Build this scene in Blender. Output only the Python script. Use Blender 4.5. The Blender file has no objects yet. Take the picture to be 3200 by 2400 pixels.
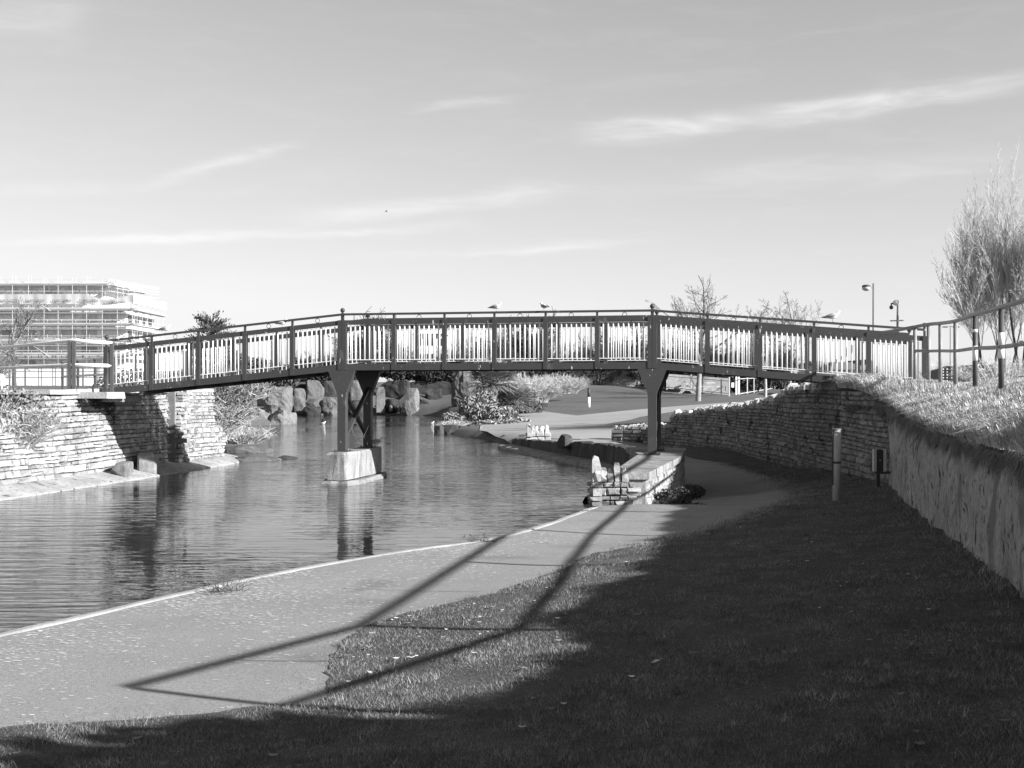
import bpy, bmesh, math, random
import numpy as np
from mathutils import Vector, Matrix, noise
from mathutils.geometry import delaunay_2d_cdt

random.seed(7)
R = random.Random(11)
scene = bpy.context.scene
COL = scene.collection
EYE = 2.2                       # eye height above the water (water is z = 0)
FD, CX, HY = 2626.75, 1106.0, 839.9
D2S = 0.69125                   # photo pixels of the 3200 px file -> survey pixels


def at(dx, dy, Y):
    return Vector(((dx - CX) / FD * Y, Y, EYE + (HY - dy) / FD * Y))


def ats(sx, sy, Y):
    return at(sx * D2S, sy * D2S, Y)


# ------------------------------------------------------------------ materials
def mat(name, base, rough=0.85, var=0.25, scale=6.0, var2=0.15, scale2=40.0, bump=0.0, bscale=30.0,
        spec=0.3, stretch=None, spots=None, streak=None, metallic=0.0, tone=True):
    m = bpy.data.materials.new(name)
    m.use_nodes = True
    nt = m.node_tree
    N, L = nt.nodes, nt.links
    b = N['Principled BSDF']
    b.inputs['Roughness'].default_value = rough
    b.inputs['Metallic'].default_value = metallic
    b.inputs['Specular IOR Level'].default_value = spec
    tc = N.new('ShaderNodeTexCoord')
    vec = tc.outputs['Object']
    if stretch:
        mp = N.new('ShaderNodeMapping')
        mp.inputs['Scale'].default_value = stretch
        L.new(vec, mp.inputs['Vector'])
        vec = mp.outputs['Vector']

    def math_(op, a, bb, clamp=False):
        n = N.new('ShaderNodeMath')
        n.operation = op
        n.use_clamp = clamp
        for i, v in enumerate((a, bb)):
            if isinstance(v, (int, float)):
                n.inputs[i].default_value = v
            else:
                L.new(v, n.inputs[i])
        return n.outputs[0]

    def nz(sc, det=4.0, ro=0.6, v=None):
        n = N.new('ShaderNodeTexNoise')
        n.inputs['Scale'].default_value = sc
        n.inputs['Detail'].default_value = det
        n.inputs['Roughness'].default_value = ro
        L.new(v or vec, n.inputs['Vector'])
        return n.outputs['Fac']
    a1 = math_('ADD', math_('MULTIPLY', math_('SUBTRACT', nz(scale), 0.5), var * 3.2), 1.0)
    a2 = math_('ADD', math_('MULTIPLY', math_('SUBTRACT', nz(scale2, 3.0), 0.5), var2 * 3.2), 1.0)
    val = math_('MULTIPLY', math_('MULTIPLY', a1, a2), base)
    if tone:
        at_ = N.new('ShaderNodeAttribute')
        at_.attribute_name = 'tone'
        val = math_('MULTIPLY', val, at_.outputs['Fac'])
    if streak:      # (amount, scale) vertical stains
        mp2 = N.new('ShaderNodeMapping')
        mp2.inputs['Scale'].default_value = (1.0, 1.0, streak[2] if len(streak) > 2 else 0.12)
        L.new(tc.outputs['Object'], mp2.inputs['Vector'])
        s = nz(streak[1], 5.0, 0.65, mp2.outputs['Vector'])
        mr = N.new('ShaderNodeMapRange')
        mr.inputs['From Min'].default_value = 0.48
        mr.inputs['From Max'].default_value = 0.66
        mr.inputs['To Min'].default_value = 1.0
        mr.inputs['To Max'].default_value = 1.0 - streak[0]
        L.new(s, mr.inputs['Value'])
        val = math_('MULTIPLY', val, mr.outputs[0])
    if spots:       # list of (scale, threshold, softness, value)
        for (ss, th, so, vv, st) in spots:
            mp3 = N.new('ShaderNodeMapping')
            mp3.inputs['Scale'].default_value = st
            L.new(tc.outputs['Object'], mp3.inputs['Vector'])
            s = nz(ss, 2.0, 0.5, mp3.outputs['Vector'])
            mr = N.new('ShaderNodeMapRange')
            mr.inputs['From Min'].default_value = th
            mr.inputs['From Max'].default_value = th + so
            L.new(s, mr.inputs['Value'])
            mx = N.new('ShaderNodeMix')
            mx.data_type = 'FLOAT'
            L.new(mr.outputs[0], mx.inputs[0])
            L.new(val, mx.inputs[2])
            mx.inputs[3].default_value = vv
            val = mx.outputs[0]
    val = math_('MAXIMUM', math_('MINIMUM', val, 0.9), 0.004)
    L.new(val, b.inputs['Base Color'])
    if bump:
        bp = N.new('ShaderNodeBump')
        bp.inputs['Strength'].default_value = min(1.0, bump)
        bp.inputs['Distance'].default_value = 0.02
        L.new(nz(bscale, 5.0, 0.65), bp.inputs['Height'])
        L.new(bp.outputs[0], b.inputs['Normal'])
    return m


M = {}
M['paint'] = mat('dark_paint', 0.05, 0.45, 0.15, 1.5, 0.15, 25, bump=0.12, bscale=60, spec=0.4,
                 spots=[(20.0, 0.705, 0.03, 0.5, (1, 1, 0.25)), (4.0, 0.66, 0.08, 0.10, (1, 1, 0.5))])
M['paint_plain'] = mat('dark_paint_plain', 0.055, 0.5, 0.2, 2, 0.15, 25)
M['white'] = mat('white_paint', 0.82, 0.5, 0.05, 5, 0.05, 40)
M['rail_white'] = mat('pale_rail', 0.85, 0.5, 0.1, 6, 0.08, 50)
M['rail_grey'] = mat('galvanised_rail', 0.24, 0.5, 0.25, 6, 0.2, 50, spec=0.4)
M['post_dark'] = mat('post_dark', 0.08, 0.55, 0.2, 6, 0.15, 50)
M['stone'] = mat('limestone', 0.40, 0.92, 0.28, 2.2, 0.22, 22, bump=0.7, bscale=28,
                 spots=[(3.1, 0.66, 0.05, 0.13, (1, 1, 1))])
M['stone_shade'] = mat('shaded_mossy_limestone', 0.23, 0.95, 0.4, 1.6, 0.3, 18, bump=0.8, bscale=28,  # same limestone darkened for the wall's shade, plus mossy spots
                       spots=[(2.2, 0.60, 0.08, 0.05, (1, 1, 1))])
M['stone_clean'] = mat('clean_limestone', 0.34, 0.9, 0.26, 1.6, 0.25, 18, bump=0.7, bscale=22, spots=[(5.0, 0.66, 0.06, 0.17, (1, 1, 1))])
M['mortar'] = mat('mortar', 0.20, 0.95, 0.3, 3, 0.2, 40, bump=0.5, bscale=50)
M['rock'] = mat('rock', 0.12, 0.92, 0.4, 0.9, 0.4, 7, bump=1.0, bscale=8, streak=(0.55, 1.6, 0.25))
M['rock_dark'] = mat('rock_dark', 0.05, 0.95, 0.35, 0.8, 0.3, 8, bump=0.8, bscale=8, streak=(0.6, 1.4, 0.25))
M['rock_light'] = mat('rock_light', 0.17, 0.9, 0.4, 0.8, 0.4, 6, bump=0.8, bscale=6, streak=(0.35, 2.2, 0.3))
M['concrete_wall'] = mat('stained_concrete', 0.34, 0.95, 0.22, 0.9, 0.25, 14, bump=0.6, bscale=30,
                         streak=(0.34, 13.0, 0.34), spots=[(3.0, 0.55, 0.12, 0.17, (1, 1, 0.5)), (9.0, 0.61, 0.05, 0.06, (1, 1, 0.6)), (24.0, 0.64, 0.04, 0.05, (1, 1, 0.6)), (6.0, 0.72, 0.05, 0.55, (1, 1, 0.8))])
M['concrete'] = mat('concrete', 0.33, 0.9, 0.2, 2, 0.2, 30, bump=0.4, bscale=40)
M['concrete_rough'] = mat('rough_concrete', 0.29, 0.95, 0.3, 2.2, 0.3, 20, bump=0.8, bscale=35, streak=(0.5, 5.0, 0.2))
M['toe'] = mat('toe_concrete', 0.33, 0.9, 0.35, 1.5, 0.35, 12, bump=0.9, bscale=18, spots=[(4.0, 0.62, 0.06, 0.12, (1, 1, 1))])
M['shade_conc'] = mat('shaded_pond_wall', 0.07, 0.8, 0.4, 1.5, 0.3, 12, bump=0.6, bscale=20, streak=(0.5, 4.0, 0.2))  # shade on the pond side put into the concrete colour; streaks are stains
M['path'] = mat('path_concrete', 0.275, 0.9, 0.15, 0.8, 0.38, 48, bump=0.5, bscale=110, spots=[(1.1, 0.60, 0.14, 0.19, (1, 1, 1)), (3.4, 0.66, 0.08, 0.33, (1, 1, 1)), (38.0, 0.70, 0.04, 0.42, (1, 1, 1)), (52.0, 0.71, 0.04, 0.10, (1, 1, 1))])
M['kerb'] = mat('kerb_concrete', 0.40, 0.85, 0.25, 3, 0.25, 30, bump=0.5, bscale=50)
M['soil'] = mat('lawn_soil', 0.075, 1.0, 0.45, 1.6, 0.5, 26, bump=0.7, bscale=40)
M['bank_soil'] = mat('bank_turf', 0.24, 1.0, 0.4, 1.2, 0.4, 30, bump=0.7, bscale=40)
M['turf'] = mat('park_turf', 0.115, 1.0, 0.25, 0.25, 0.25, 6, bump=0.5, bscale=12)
M['turf_pale'] = mat('pale_path', 0.32, 0.95, 0.15, 0.4, 0.15, 9, bump=0.2, bscale=12)
M['blade'] = mat('grass_blade', 0.19, 0.8, 0.65, 2.0, 0.4, 8)
M['blade_dry'] = mat('dry_grass_blade', 0.47, 0.8, 0.55, 1.3, 0.25, 7)
M['bark'] = mat('bark', 0.085, 0.95, 0.3, 4, 0.3, 30, bump=0.6, bscale=20)
M['bark_pale'] = mat('pale_bark', 0.30, 0.95, 0.3, 4, 0.3, 30, bump=0.6, bscale=20)
M['twig'] = mat('twigs', 0.2, 0.95, 0.2, 1, 0.2, 10)
M['twig_far'] = mat('far_twigs', 0.055, 0.95, 0.2, 1, 0.2, 10)
M['twig_pale'] = mat('pale_twigs', 0.50, 0.95, 0.2, 0.5, 0.2, 10)
M['leaf_dark'] = mat('dark_leaves', 0.045, 0.75, 0.4, 0.6, 0.3, 6)
M['leaf'] = mat('leaves', 0.10, 0.7, 0.4, 0.9, 0.3, 8)
M['leaf_pale'] = mat('pale_leaves', 0.24, 0.7, 0.4, 0.9, 0.3, 8)
M['palm'] = mat('palm_leaves', 0.17, 0.5, 0.3, 0.9, 0.3, 8, spec=0.5)
M['wood_dark'] = mat('dark_wood', 0.06, 0.8, 0.3, 3, 0.2, 30)
M['wood'] = mat('weathered_wood', 0.42, 0.85, 0.25, 4, 0.2, 40, stretch=(1, 1, 0.15))
M['hazed_facade'] = mat('hazed_render', 0.78, 0.9, 0.12, 0.12, 0.1, 2)  # colour lifted towards white to stand for distance haze
M['glass_dark'] = mat('dark_window', 0.05, 0.2, 0.1, 1, 0.1, 4, spec=0.5)
M['hazed_opening'] = mat('hazed_bay', 0.56, 0.9, 0.3, 0.3, 0.2, 2)  # window openings kept light, distance haze put into their colour
M['scaff'] = mat('scaffold_tube', 0.48, 0.5, 0.05, 1, 0.05, 4)
M['board'] = mat('scaffold_board', 0.36, 0.8, 0.15, 0.5, 0.15, 4)
M['sheet'] = mat('white_sheeting', 0.42, 0.8, 0.08, 0.4, 0.05, 2)
M['ink'] = mat('banner_ink', 0.10, 0.8, 0.02, 1, 0.02, 4)
M['house'] = mat('house_wall', 0.55, 0.9, 0.1, 0.3, 0.1, 3)
M['roof'] = mat('roof_tiles', 0.16, 0.9, 0.2, 0.5, 0.2, 4)
M['roof_pale'] = mat('pale_roof', 0.6, 0.6, 0.1, 0.5, 0.1, 4)
M['metal_dark'] = mat('dark_metal', 0.06, 0.5, 0.15, 3, 0.1, 30)
M['metal'] = mat('grey_metal', 0.22, 0.5, 0.15, 3, 0.1, 30)
M['metal_pale'] = mat('pale_metal', 0.5, 0.5, 0.15, 3, 0.1, 30)
M['gull_white'] = mat('gull_white', 0.85, 0.8, 0.04, 20, 0.03, 60)
M['gull_grey'] = mat('gull_grey', 0.28, 0.8, 0.15, 20, 0.1, 60)
M['gull_dark'] = mat('gull_dark', 0.04, 0.7, 0.1, 20, 0.1, 60)
M['beak'] = mat('beak', 0.35, 0.5, 0.05, 20, 0.05, 60)
M['petal'] = mat('petal', 0.75, 0.7, 0.1, 20, 0.1, 60)
M['dead_leaf'] = mat('dead_leaf', 0.22, 0.8, 0.3, 20, 0.1, 60)


def water_mat():
    m = bpy.data.materials.new('pond_water')
    m.use_nodes = True
    nt = m.node_tree
    N, L = nt.nodes, nt.links
    b = N['Principled BSDF']
    b.inputs['Base Color'].default_value = (0.022, 0.022, 0.022, 1)
    b.inputs['Roughness'].default_value = 0.035
    b.inputs['IOR'].default_value = 1.33
    b.inputs['Specular IOR Level'].default_value = 0.5
    tc = N.new('ShaderNodeTexCoord')

    def layer(sx, sy, rot, det, dist):
        mp = N.new('ShaderNodeMapping')
        mp.inputs['Scale'].default_value = (sx, sy, 1)
        mp.inputs['Rotation'].default_value = (0, 0, rot)
        L.new(tc.outputs['Object'], mp.inputs['Vector'])
        n = N.new('ShaderNodeTexNoise')
        n.inputs['Scale'].default_value = 1.0
        n.inputs['Detail'].default_value = det
        n.inputs['Roughness'].default_value = 0.45
        n.inputs['Distortion'].default_value = dist
        L.new(mp.outputs[0], n.inputs['Vector'])
        return n.outputs['Fac']
    # calm and ruffled patches
    patch = layer(0.16, 0.10, 0.3, 2.0, 0.4)
    mr = N.new('ShaderNodeMapRange')
    mr.inputs['From Min'].default_value = 0.38
    mr.inputs['From Max'].default_value = 0.62
    mr.inputs['To Min'].default_value = 0.22
    mr.inputs['To Max'].default_value = 1.5
    L.new(patch, mr.inputs['Value'])
    a = layer(1.05, 4.2, 0.08, 2.0, 0.5)
    c = layer(3.5, 11.0, -0.12, 2.0, 0.3)
    ad = N.new('ShaderNodeMath')
    ad.operation = 'MULTIPLY_ADD'
    L.new(c, ad.inputs[0])
    ad.inputs[1].default_value = 0.26
    L.new(a, ad.inputs[2])
    mu = N.new('ShaderNodeMath')
    mu.operation = 'MULTIPLY'
    L.new(ad.outputs[0], mu.inputs[0])
    L.new(mr.outputs[0], mu.inputs[1])
    bp = N.new('ShaderNodeBump')
    bp.inputs['Strength'].default_value = 1.0
    bp.inputs['Distance'].default_value = 0.030
    L.new(mu.outputs[0], bp.inputs['Height'])
    L.new(bp.outputs[0], b.inputs['Normal'])
    return m


M['water'] = water_mat()


# ------------------------------------------------------------------ mesh builder
class MB:
    def __init__(s):
        s.v, s.f, s.t, s.sm = [], [], [], []

    def add(s, vs, fs, tone=1.0, smooth=False):
        o = len(s.v)
        s.v.extend([tuple(p) for p in vs])
        s.t.extend([tone] * len(vs))
        for f in fs:
            s.f.append(tuple(i + o for i in f))
            s.sm.append(smooth)

    def box(s, c, size, rot=0.0, tone=1.0, jit=0.0, mtx=None):
        hx, hy, hz = size[0] / 2, size[1] / 2, size[2] / 2
        vs = []
        cr, sr = math.cos(rot), math.sin(rot)
        for z in (-hz, hz):
            for x, y in ((-hx, -hy), (hx, -hy), (hx, hy), (-hx, hy)):
                if jit:
                    x, y, zz = x + R.uniform(-jit, jit), y + R.uniform(-jit, jit), z + R.uniform(-jit, jit)
                else:
                    zz = z
                if mtx is not None:
                    vs.append(mtx @ Vector((x, y, zz)))
                else:
                    vs.append((c[0] + x * cr - y * sr, c[1] + x * sr + y * cr, c[2] + zz))
        s.add(vs, [(0, 3, 2, 1), (4, 5, 6, 7), (0, 1, 5, 4), (1, 2, 6, 5), (2, 3, 7, 6), (3, 0, 4, 7)], tone)

    def bar(s, p0, p1, w, h, tone=1.0, up=Vector((0, 0, 1))):
        """box along p0->p1, width w sideways, height h along up"""
        p0, p1 = Vector(p0), Vector(p1)
        d = (p1 - p0).normalized()
        side = d.cross(up)
        if side.length < 1e-6:
            side = Vector((1, 0, 0))
        side.normalize()
        u = side.cross(d).normalized()
        vs = []
        for p in (p0, p1):
            for a, b in ((-1, -1), (1, -1), (1, 1), (-1, 1)):
                vs.append(p + side * (a * w / 2) + u * (b * h / 2))
        s.add(vs, [(0, 1, 2, 3), (7, 6, 5, 4), (0, 4, 5, 1), (1, 5, 6, 2), (2, 6, 7, 3), (3, 7, 4, 0)], tone)

    def tube(s, pts, radii, n=8, tone=1.0, cap=True, smooth=True, squash=None):
        pts = [Vector(p) for p in pts]
        if isinstance(radii, (int, float)):
            radii = [radii] * len(pts)
        rings = []
        prev = None
        for i, p in enumerate(pts):
            d = (pts[min(i + 1, len(pts) - 1)] - pts[max(i - 1, 0)])
            if d.length < 1e-9:
                d = Vector((0, 0, 1))
            d.normalize()
            if prev is None:
                a = d.cross(Vector((0, 0, 1)))
                if a.length < 0.05:
                    a = d.cross(Vector((0, 1, 0)))
            else:
                a = prev - d * prev.dot(d)
                if a.length < 1e-6:
                    a = d.cross(Vector((0, 1, 0)))
            a.normalize()
            prev = a
            b = d.cross(a)
            sq = squash[i] if squash else 1.0
            rings.append([p + a * (radii[i] * math.cos(2 * math.pi * k / n)) + b * (radii[i] * sq * math.sin(2 * math.pi * k / n)) for k in range(n)])
        vs = [q for r in rings for q in r]
        fs = []
        for i in range(len(pts) - 1):
            for k in range(n):
                k2 = (k + 1) % n
                fs.append((i * n + k, i * n + k2, (i + 1) * n + k2, (i + 1) * n + k))
        s.add(vs, fs, tone, smooth)
        if cap:
            o = len(s.v) - len(vs)
            s.f.append(tuple(o + k for k in range(n))[::-1])
            s.sm.append(False)
            s.f.append(tuple(o + (len(pts) - 1) * n + k for k in range(n)))
            s.sm.append(False)

    def ball(s, c, r, n=10, m=7, tone=1.0, sc=(1, 1, 1)):
        vs, fs = [], []
        for i in range(m + 1):
            th = math.pi * i / m
            for k in range(n):
                ph = 2 * math.pi * k / n
                vs.append((c[0] + r * sc[0] * math.sin(th) * math.cos(ph), c[1] + r * sc[1] * math.sin(th) * math.sin(ph), c[2] + r * sc[2] * math.cos(th)))
        for i in range(m):
            for k in range(n):
                k2 = (k + 1) % n
                fs.append((i * n + k, (i + 1) * n + k, (i + 1) * n + k2, i * n + k2))
        s.add(vs, fs, tone, True)

    def prism(s, poly, z0, z1, tone=1.0):
        n = len(poly)
        z1s = z1 if isinstance(z1, (list, tuple)) else [z1] * n
        z0s = z0 if isinstance(z0, (list, tuple)) else [z0] * n
        vs = [(p[0], p[1], z0s[i]) for i, p in enumerate(poly)] + [(p[0], p[1], z1s[i]) for i, p in enumerate(poly)]
        fs = [tuple(range(n))[::-1], tuple(range(n, 2 * n))]
        for i in range(n):
            j = (i + 1) % n
            fs.append((i, j, n + j, n + i))
        s.add(vs, fs, tone)

    def torus(s, c, r, rr, axis, n=14, m=6, tone=1.0):
        ax = Vector(axis).normalized()
        a = ax.cross(Vector((0, 0, 1))).normalized()
        b = ax.cross(a)
        pts = [Vector(c) + a * (r * math.cos(2 * math.pi * k / n)) + b * (r * math.sin(2 * math.pi * k / n)) for k in range(n)]
        vs, fs = [], []
        for k in range(n):
            rad = (pts[k] - Vector(c)).normalized()
            for j in range(m):
                vs.append(pts[k] + rad * (rr * math.cos(2 * math.pi * j / m)) + ax * (rr * math.sin(2 * math.pi * j / m)))
        for k in range(n):
            for j in range(m):
                fs.append((k * m + j, ((k + 1) % n) * m + j, ((k + 1) % n) * m + (j + 1) % m, k * m + (j + 1) % m))
        s.add(vs, fs, tone, True)

    def build(s, name, material, parent=None):
        me = bpy.data.meshes.new(name)
        me.from_pydata(s.v, [], s.f)
        me.materials.append(M[material] if isinstance(material, str) else material)
        a = me.attributes.new('tone', 'FLOAT', 'POINT')
        a.data.foreach_set('value', np.array(s.t, dtype=np.float32))
        me.polygons.foreach_set('use_smooth', np.array(s.sm, dtype=bool))
        me.update()
        return link(name, me, parent)


def link(name, me, parent=None):
    o = bpy.data.objects.new(name, me)
    COL.objects.link(o)
    if parent is not None:
        o.parent = parent
        if parent.type == 'EMPTY':
            o.matrix_parent_inverse = Matrix.Translation(parent.location).inverted()
    return o


def tag(o, label, cat, group=None):
    o['label'] = label
    o['category'] = cat
    if group:
        o['group'] = group
    return o


def thing(name, label, cat, loc, group=None):
    o = bpy.data.objects.new(name, None)
    o.empty_display_size = 0.2
    COL.objects.link(o)
    o.location = loc
    return tag(o, label, cat, group)


def struct(o, kind='structure'):
    o['kind'] = kind
    return o


def dup(root, loc, rotz=0.0, scale=1.0, label=None, group=None):
    r = root.copy()
    COL.objects.link(r)
    r.location = loc
    r.rotation_euler = (0, 0, rotz)
    r.scale = (scale, scale, scale) if isinstance(scale, (int, float)) else scale
    if label:
        r['label'] = label
    if group:
        r['group'] = group
    for ch in list(root.children):
        c = ch.copy()
        COL.objects.link(c)
        c.parent = r
        c.matrix_parent_inverse = ch.matrix_parent_inverse.copy()
        for g in list(ch.children):
            d = g.copy()
            COL.objects.link(d)
            d.parent = c
            d.matrix_parent_inverse = g.matrix_parent_inverse.copy()
    return r


def mesh_np(name, verts, faces_n, loops, material, parent=None, tone=None):
    """verts (N,3) float, faces all with faces_n corners, loops flat index array"""
    me = bpy.data.meshes.new(name)
    nv, nf = len(verts), len(loops) // faces_n
    me.vertices.add(nv)
    me.vertices.foreach_set('co', np.asarray(verts, dtype=np.float32).ravel())
    me.loops.add(len(loops))
    me.loops.foreach_set('vertex_index', np.asarray(loops, dtype=np.int32))
    me.polygons.add(nf)
    me.polygons.foreach_set('loop_start', np.arange(0, len(loops), faces_n, dtype=np.int32))
    me.update(calc_edges=True)
    a = me.attributes.new('tone', 'FLOAT', 'POINT')
    a.data.foreach_set('value', np.ones(nv, dtype=np.float32) if tone is None else np.asarray(tone, dtype=np.float32))
    me.materials.append(M[material])
    return link(name, me, parent)


# ------------------------------------------------------------------ terrain functions (heights relative to the eye, +EYE)
class RBF:
    def __init__(s, pts):
        P = np.array(pts, dtype=float)
        s.c = P[:, :2]
        n = len(P)
        d = np.sqrt(((s.c[:, None] - s.c[None]) ** 2).sum(-1) + 0.6)
        A = np.zeros((n + 1, n + 1))
        A[:n, :n] = d + np.eye(n) * -0.02
        A[:n, n] = 1
        A[n, :n] = 1
        b = np.append(P[:, 2], 0)
        w = np.linalg.solve(A, b)
        s.w, s.k = w[:n], w[n]

    def __call__(s, x, y):
        x, y = np.atleast_1d(np.asarray(x, float)), np.atleast_1d(np.asarray(y, float))
        d = np.sqrt((x[:, None] - s.c[None, :, 0]) ** 2 + (y[:, None] - s.c[None, :, 1]) ** 2 + 0.6)
        return d @ s.w + s.k


lowland = RBF([
    (-4.17, 9.9, -2), (-1.45, 14.9, -2), (.66, 18.4, -2), (1.4, 20.6, -2), (-8, 3, -2), (-3, 7, -1.98), (-1, 7.3, -1.93),
    (-1.3, 10, -1.97), (.6, 13.5, -1.95), (2.5, 17, -1.98), (2.5, 21, -1.99), (4, 22, -2.1), (4.2, 26, -2.33), (5.3, 27, -2.33),
    (6.2, 27.5, -2.1), (4.5, 31, -2.33), (4.4, 36, -2.15), (2, 40, -1.95), (.5, 45, -1.88), (4, 45, -1.95), (6.3, 44, -2.1),
    (7, 35, -2.0), (6.9, 27.6, -1.85), (7.1, 24, -1.74), (6.94, 22.4, -1.74), (5.87, 18.1, -1.7), (5, 14.5, -1.65), (3.75, 8.9, -1.53),
    (3.2, 6, -1.5), (2.5, 3, -1.5), (1.5, 6, -1.65), (0, 5, -1.72), (-2, 5, -1.85), (0, 0, -1.6), (-4, 3, -1.9), (.5, 9, -1.82),
    (3, 12, -1.68), (3.5, 17, -1.85), (5, 21, -1.9), (0, -5, -1.5), (4, -5, -1.4), (-6, -5, -1.9),
    (-3.5, 59, -2.0), (0, 60, -1.8), (6, 60, -1.55), (12, 60, -1.1), (0, 80, -1.0), (10, 80, -.85), (20, 80, -.7),
    (0, 105, .3), (9, 106, .2), (13.4, 103, -.35), (16, 90, -.55), (20, 100, -.45), (25, 105, -.2), (28, 128, -.1), (40, 100, -.1), (12, 46, -.9), (25, 46, -.5), (60, 100, 0), (-6, 85, -1.6), (-8, 100, -1.9),
    (0, 140, .8), (60, 140, .5), (0, 300, 1.5), (100, 300, 1.5), (-100, 300, 1.5), (150, 60, 0), (-100, 140, .5)])

_W = [(2.2, -6), (3.05, 6), (3.75, 8.9), (4.62, 12.6), (5.87, 18.1), (6.94, 22.4)]
_EDGE = []
for _i in range(34):
    _y = -5 + _i * .8
    _EDGE.append((float(np.interp(_y, [p[1] for p in _W], [p[0] for p in _W])) + .06, _y, -.50))
for _i in range(9):
    _y = 7.5 + _i * 1.8
    _x = float(np.interp(_y, [p[1] for p in _W], [p[0] for p in _W]))
    _k = min(1, max(0, (_y - 8.5) / 3))
    _EDGE.append((_x + .8 + .45 * _k, _y, .12 - .13 * _k + max(0, _y - 15) * .012))
_EDGE = [(p[0], p[1], p[2] + (.20 * max(0, (p[1] - 15) / 7.4) if p[2] < -.4 else 0)) for p in _EDGE]
highland = RBF(_EDGE + [
    (7.0, 22.8, -.25), (7.1, 24, -.05), (7, 27.6, .0),
    (7, 31.5, -.08), (7, 36, -.42), (6.4, 44, -.88),
    (8.7, 25.4, .2), (8.3, 22.4, .1), (7.65, 19.8, .06), (6.85, 16.85, .03), (6.35, 14.2, .02), (5.75, 10.7, .03), (4.95, 6.83, .12), (3.75, 4.9, .14), (3.6, 3, .1), (4, -6, 0),
    (10, 25, 0), (10, 15, .02), (12, 8, .05), (15, 30, 0), (30, 30, .1), (30, 10, .1), (60, 20, .1), (20, 45, -.5), (12, 45, -.8), (12, 38, -.35),
    (60, 45, -.3), (9.5, 31, 0), (150, 45, 0), (150, -40, 0), (20, -40, .2)])


def ground_hit(dx, dy, zf=lowland):
    Y = 12.0
    for _ in range(60):
        X = (dx - CX) / FD * Y
        z = float(zf(X, Y)[0])
        Y = 0.5 * Y + 0.5 * min(140, max(2.0, -z * FD / (dy - HY)))
    return ((dx - CX) / FD * Y, Y)


def in_poly(x, y, poly):
    c = np.zeros(len(x), bool)
    n = len(poly)
    j = n - 1
    for i in range(n):
        xi, yi = poly[i]
        xj, yj = poly[j]
        if yi != yj:
            c ^= ((yi > y) != (yj > y)) & (x < (xj - xi) * (y - yi) / (yj - yi) + xi)
        j = i
    return c


def densify(poly, step, closed=True):
    out = []
    n = len(poly)
    for i in range(n if closed else n - 1):
        a, b = poly[i], poly[(i + 1) % n]
        L = math.hypot(b[0] - a[0], b[1] - a[1])
        k = max(1, int(L / step))
        for q in range(k):
            out.append((a[0] + (b[0] - a[0]) * q / k, a[1] + (b[1] - a[1]) * q / k))
    if not closed:
        out.append(tuple(poly[-1]))
    return out


def smooth_line(pts, k=6):
    """Catmull-Rom through points (2D or 3D)"""
    P = [np.array(p, float) for p in pts]
    P = [2 * P[0] - P[1]] + P + [2 * P[-1] - P[-2]]
    out = []
    for i in range(1, len(P) - 2):
        for q in range(k):
            t = q / k
            a, b, c, d = P[i - 1], P[i], P[i + 1], P[i + 2]
            out.append(tuple(0.5 * ((2 * b) + (-a + c) * t + (2 * a - 5 * b + 4 * c - d) * t * t + (-a + 3 * b - 3 * c + d) * t ** 3)))
    out.append(tuple(P[-2]))
    return out


def sheet(name, poly, zfun, step, material, dz=0.0, near=None):
    """flat-lying mesh over a polygon, with interior points; near=(x,y,r,step) finer region"""
    B = densify(poly, step if near is None else near[3] * 2)
    xs = [p[0] for p in poly]
    ys = [p[1] for p in poly]
    pts = []
    x0, x1, y0, y1 = min(xs), max(xs), min(ys), max(ys)

    def fill(st, cond):
        gx, gy = np.meshgrid(np.arange(x0, x1, st), np.arange(y0, y1, st))
        gx = gx.ravel() + np.random.RandomState(1).uniform(-.3, .3, gx.size) * st
        gy = gy.ravel() + np.random.RandomState(2).uniform(-.3, .3, gy.size) * st
        ok = in_poly(gx, gy, poly)
        if cond is not None:
            ok &= cond(gx, gy)
        return list(zip(gx[ok], gy[ok]))
    if near is None:
        pts = fill(step, None)
    else:
        nx, ny, nr, ns = near
        pts = fill(ns, lambda a, b: (a - nx) ** 2 + (b - ny) ** 2 < nr * nr)
        pts += fill(step, lambda a, b: (a - nx) ** 2 + (b - ny) ** 2 >= nr * nr)
    nb = len(B)
    allp = [Vector(p) for p in B] + [Vector(p) for p in pts]
    vs, es, fs, *_ = delaunay_2d_cdt(allp, [(i, (i + 1) % nb) for i in range(nb)], [], 0, 1e-5)
    x = np.array([v[0] for v in vs])
    y = np.array([v[1] for v in vs])
    z = np.asarray(zfun(x, y)) + EYE + dz
    cx = np.array([np.mean([x[i] for i in f]) for f in fs])
    cy = np.array([np.mean([y[i] for i in f]) for f in fs])
    ok = in_poly(cx, cy, poly)
    mb = MB()
    ff = []
    for f, k in zip(fs, ok):
        if not k:
            continue
        a, b, c = [(x[i], y[i]) for i in f[:3]]
        if (b[0] - a[0]) * (c[1] - a[1]) - (b[1] - a[1]) * (c[0] - a[0]) < 0:
            f = f[::-1]
        ff.append(f)
    mb.add(list(zip(x, y, z)), ff, 1.0, True)
    return mb.build(name, material)


def sweep(mb, line, profile, tone=1.0, smooth=False):
    """line: 3D points; profile: (lateral offset to the right of travel, dz)"""
    P = [Vector(p) for p in line]
    n = len(profile)
    vs = []
    for i, p in enumerate(P):
        d = P[min(i + 1, len(P) - 1)] - P[max(i - 1, 0)]
        r = Vector((d.y, -d.x, 0)).normalized()
        for (o, dz) in profile:
            vs.append(p + r * o + Vector((0, 0, dz)))
    fs = []
    for i in range(len(P) - 1):
        for k in range(n - 1):
            fs.append((i * n + k, (i + 1) * n + k, (i + 1) * n + k + 1, i * n + k + 1))
    mb.add(vs, fs, tone, smooth)


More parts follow.
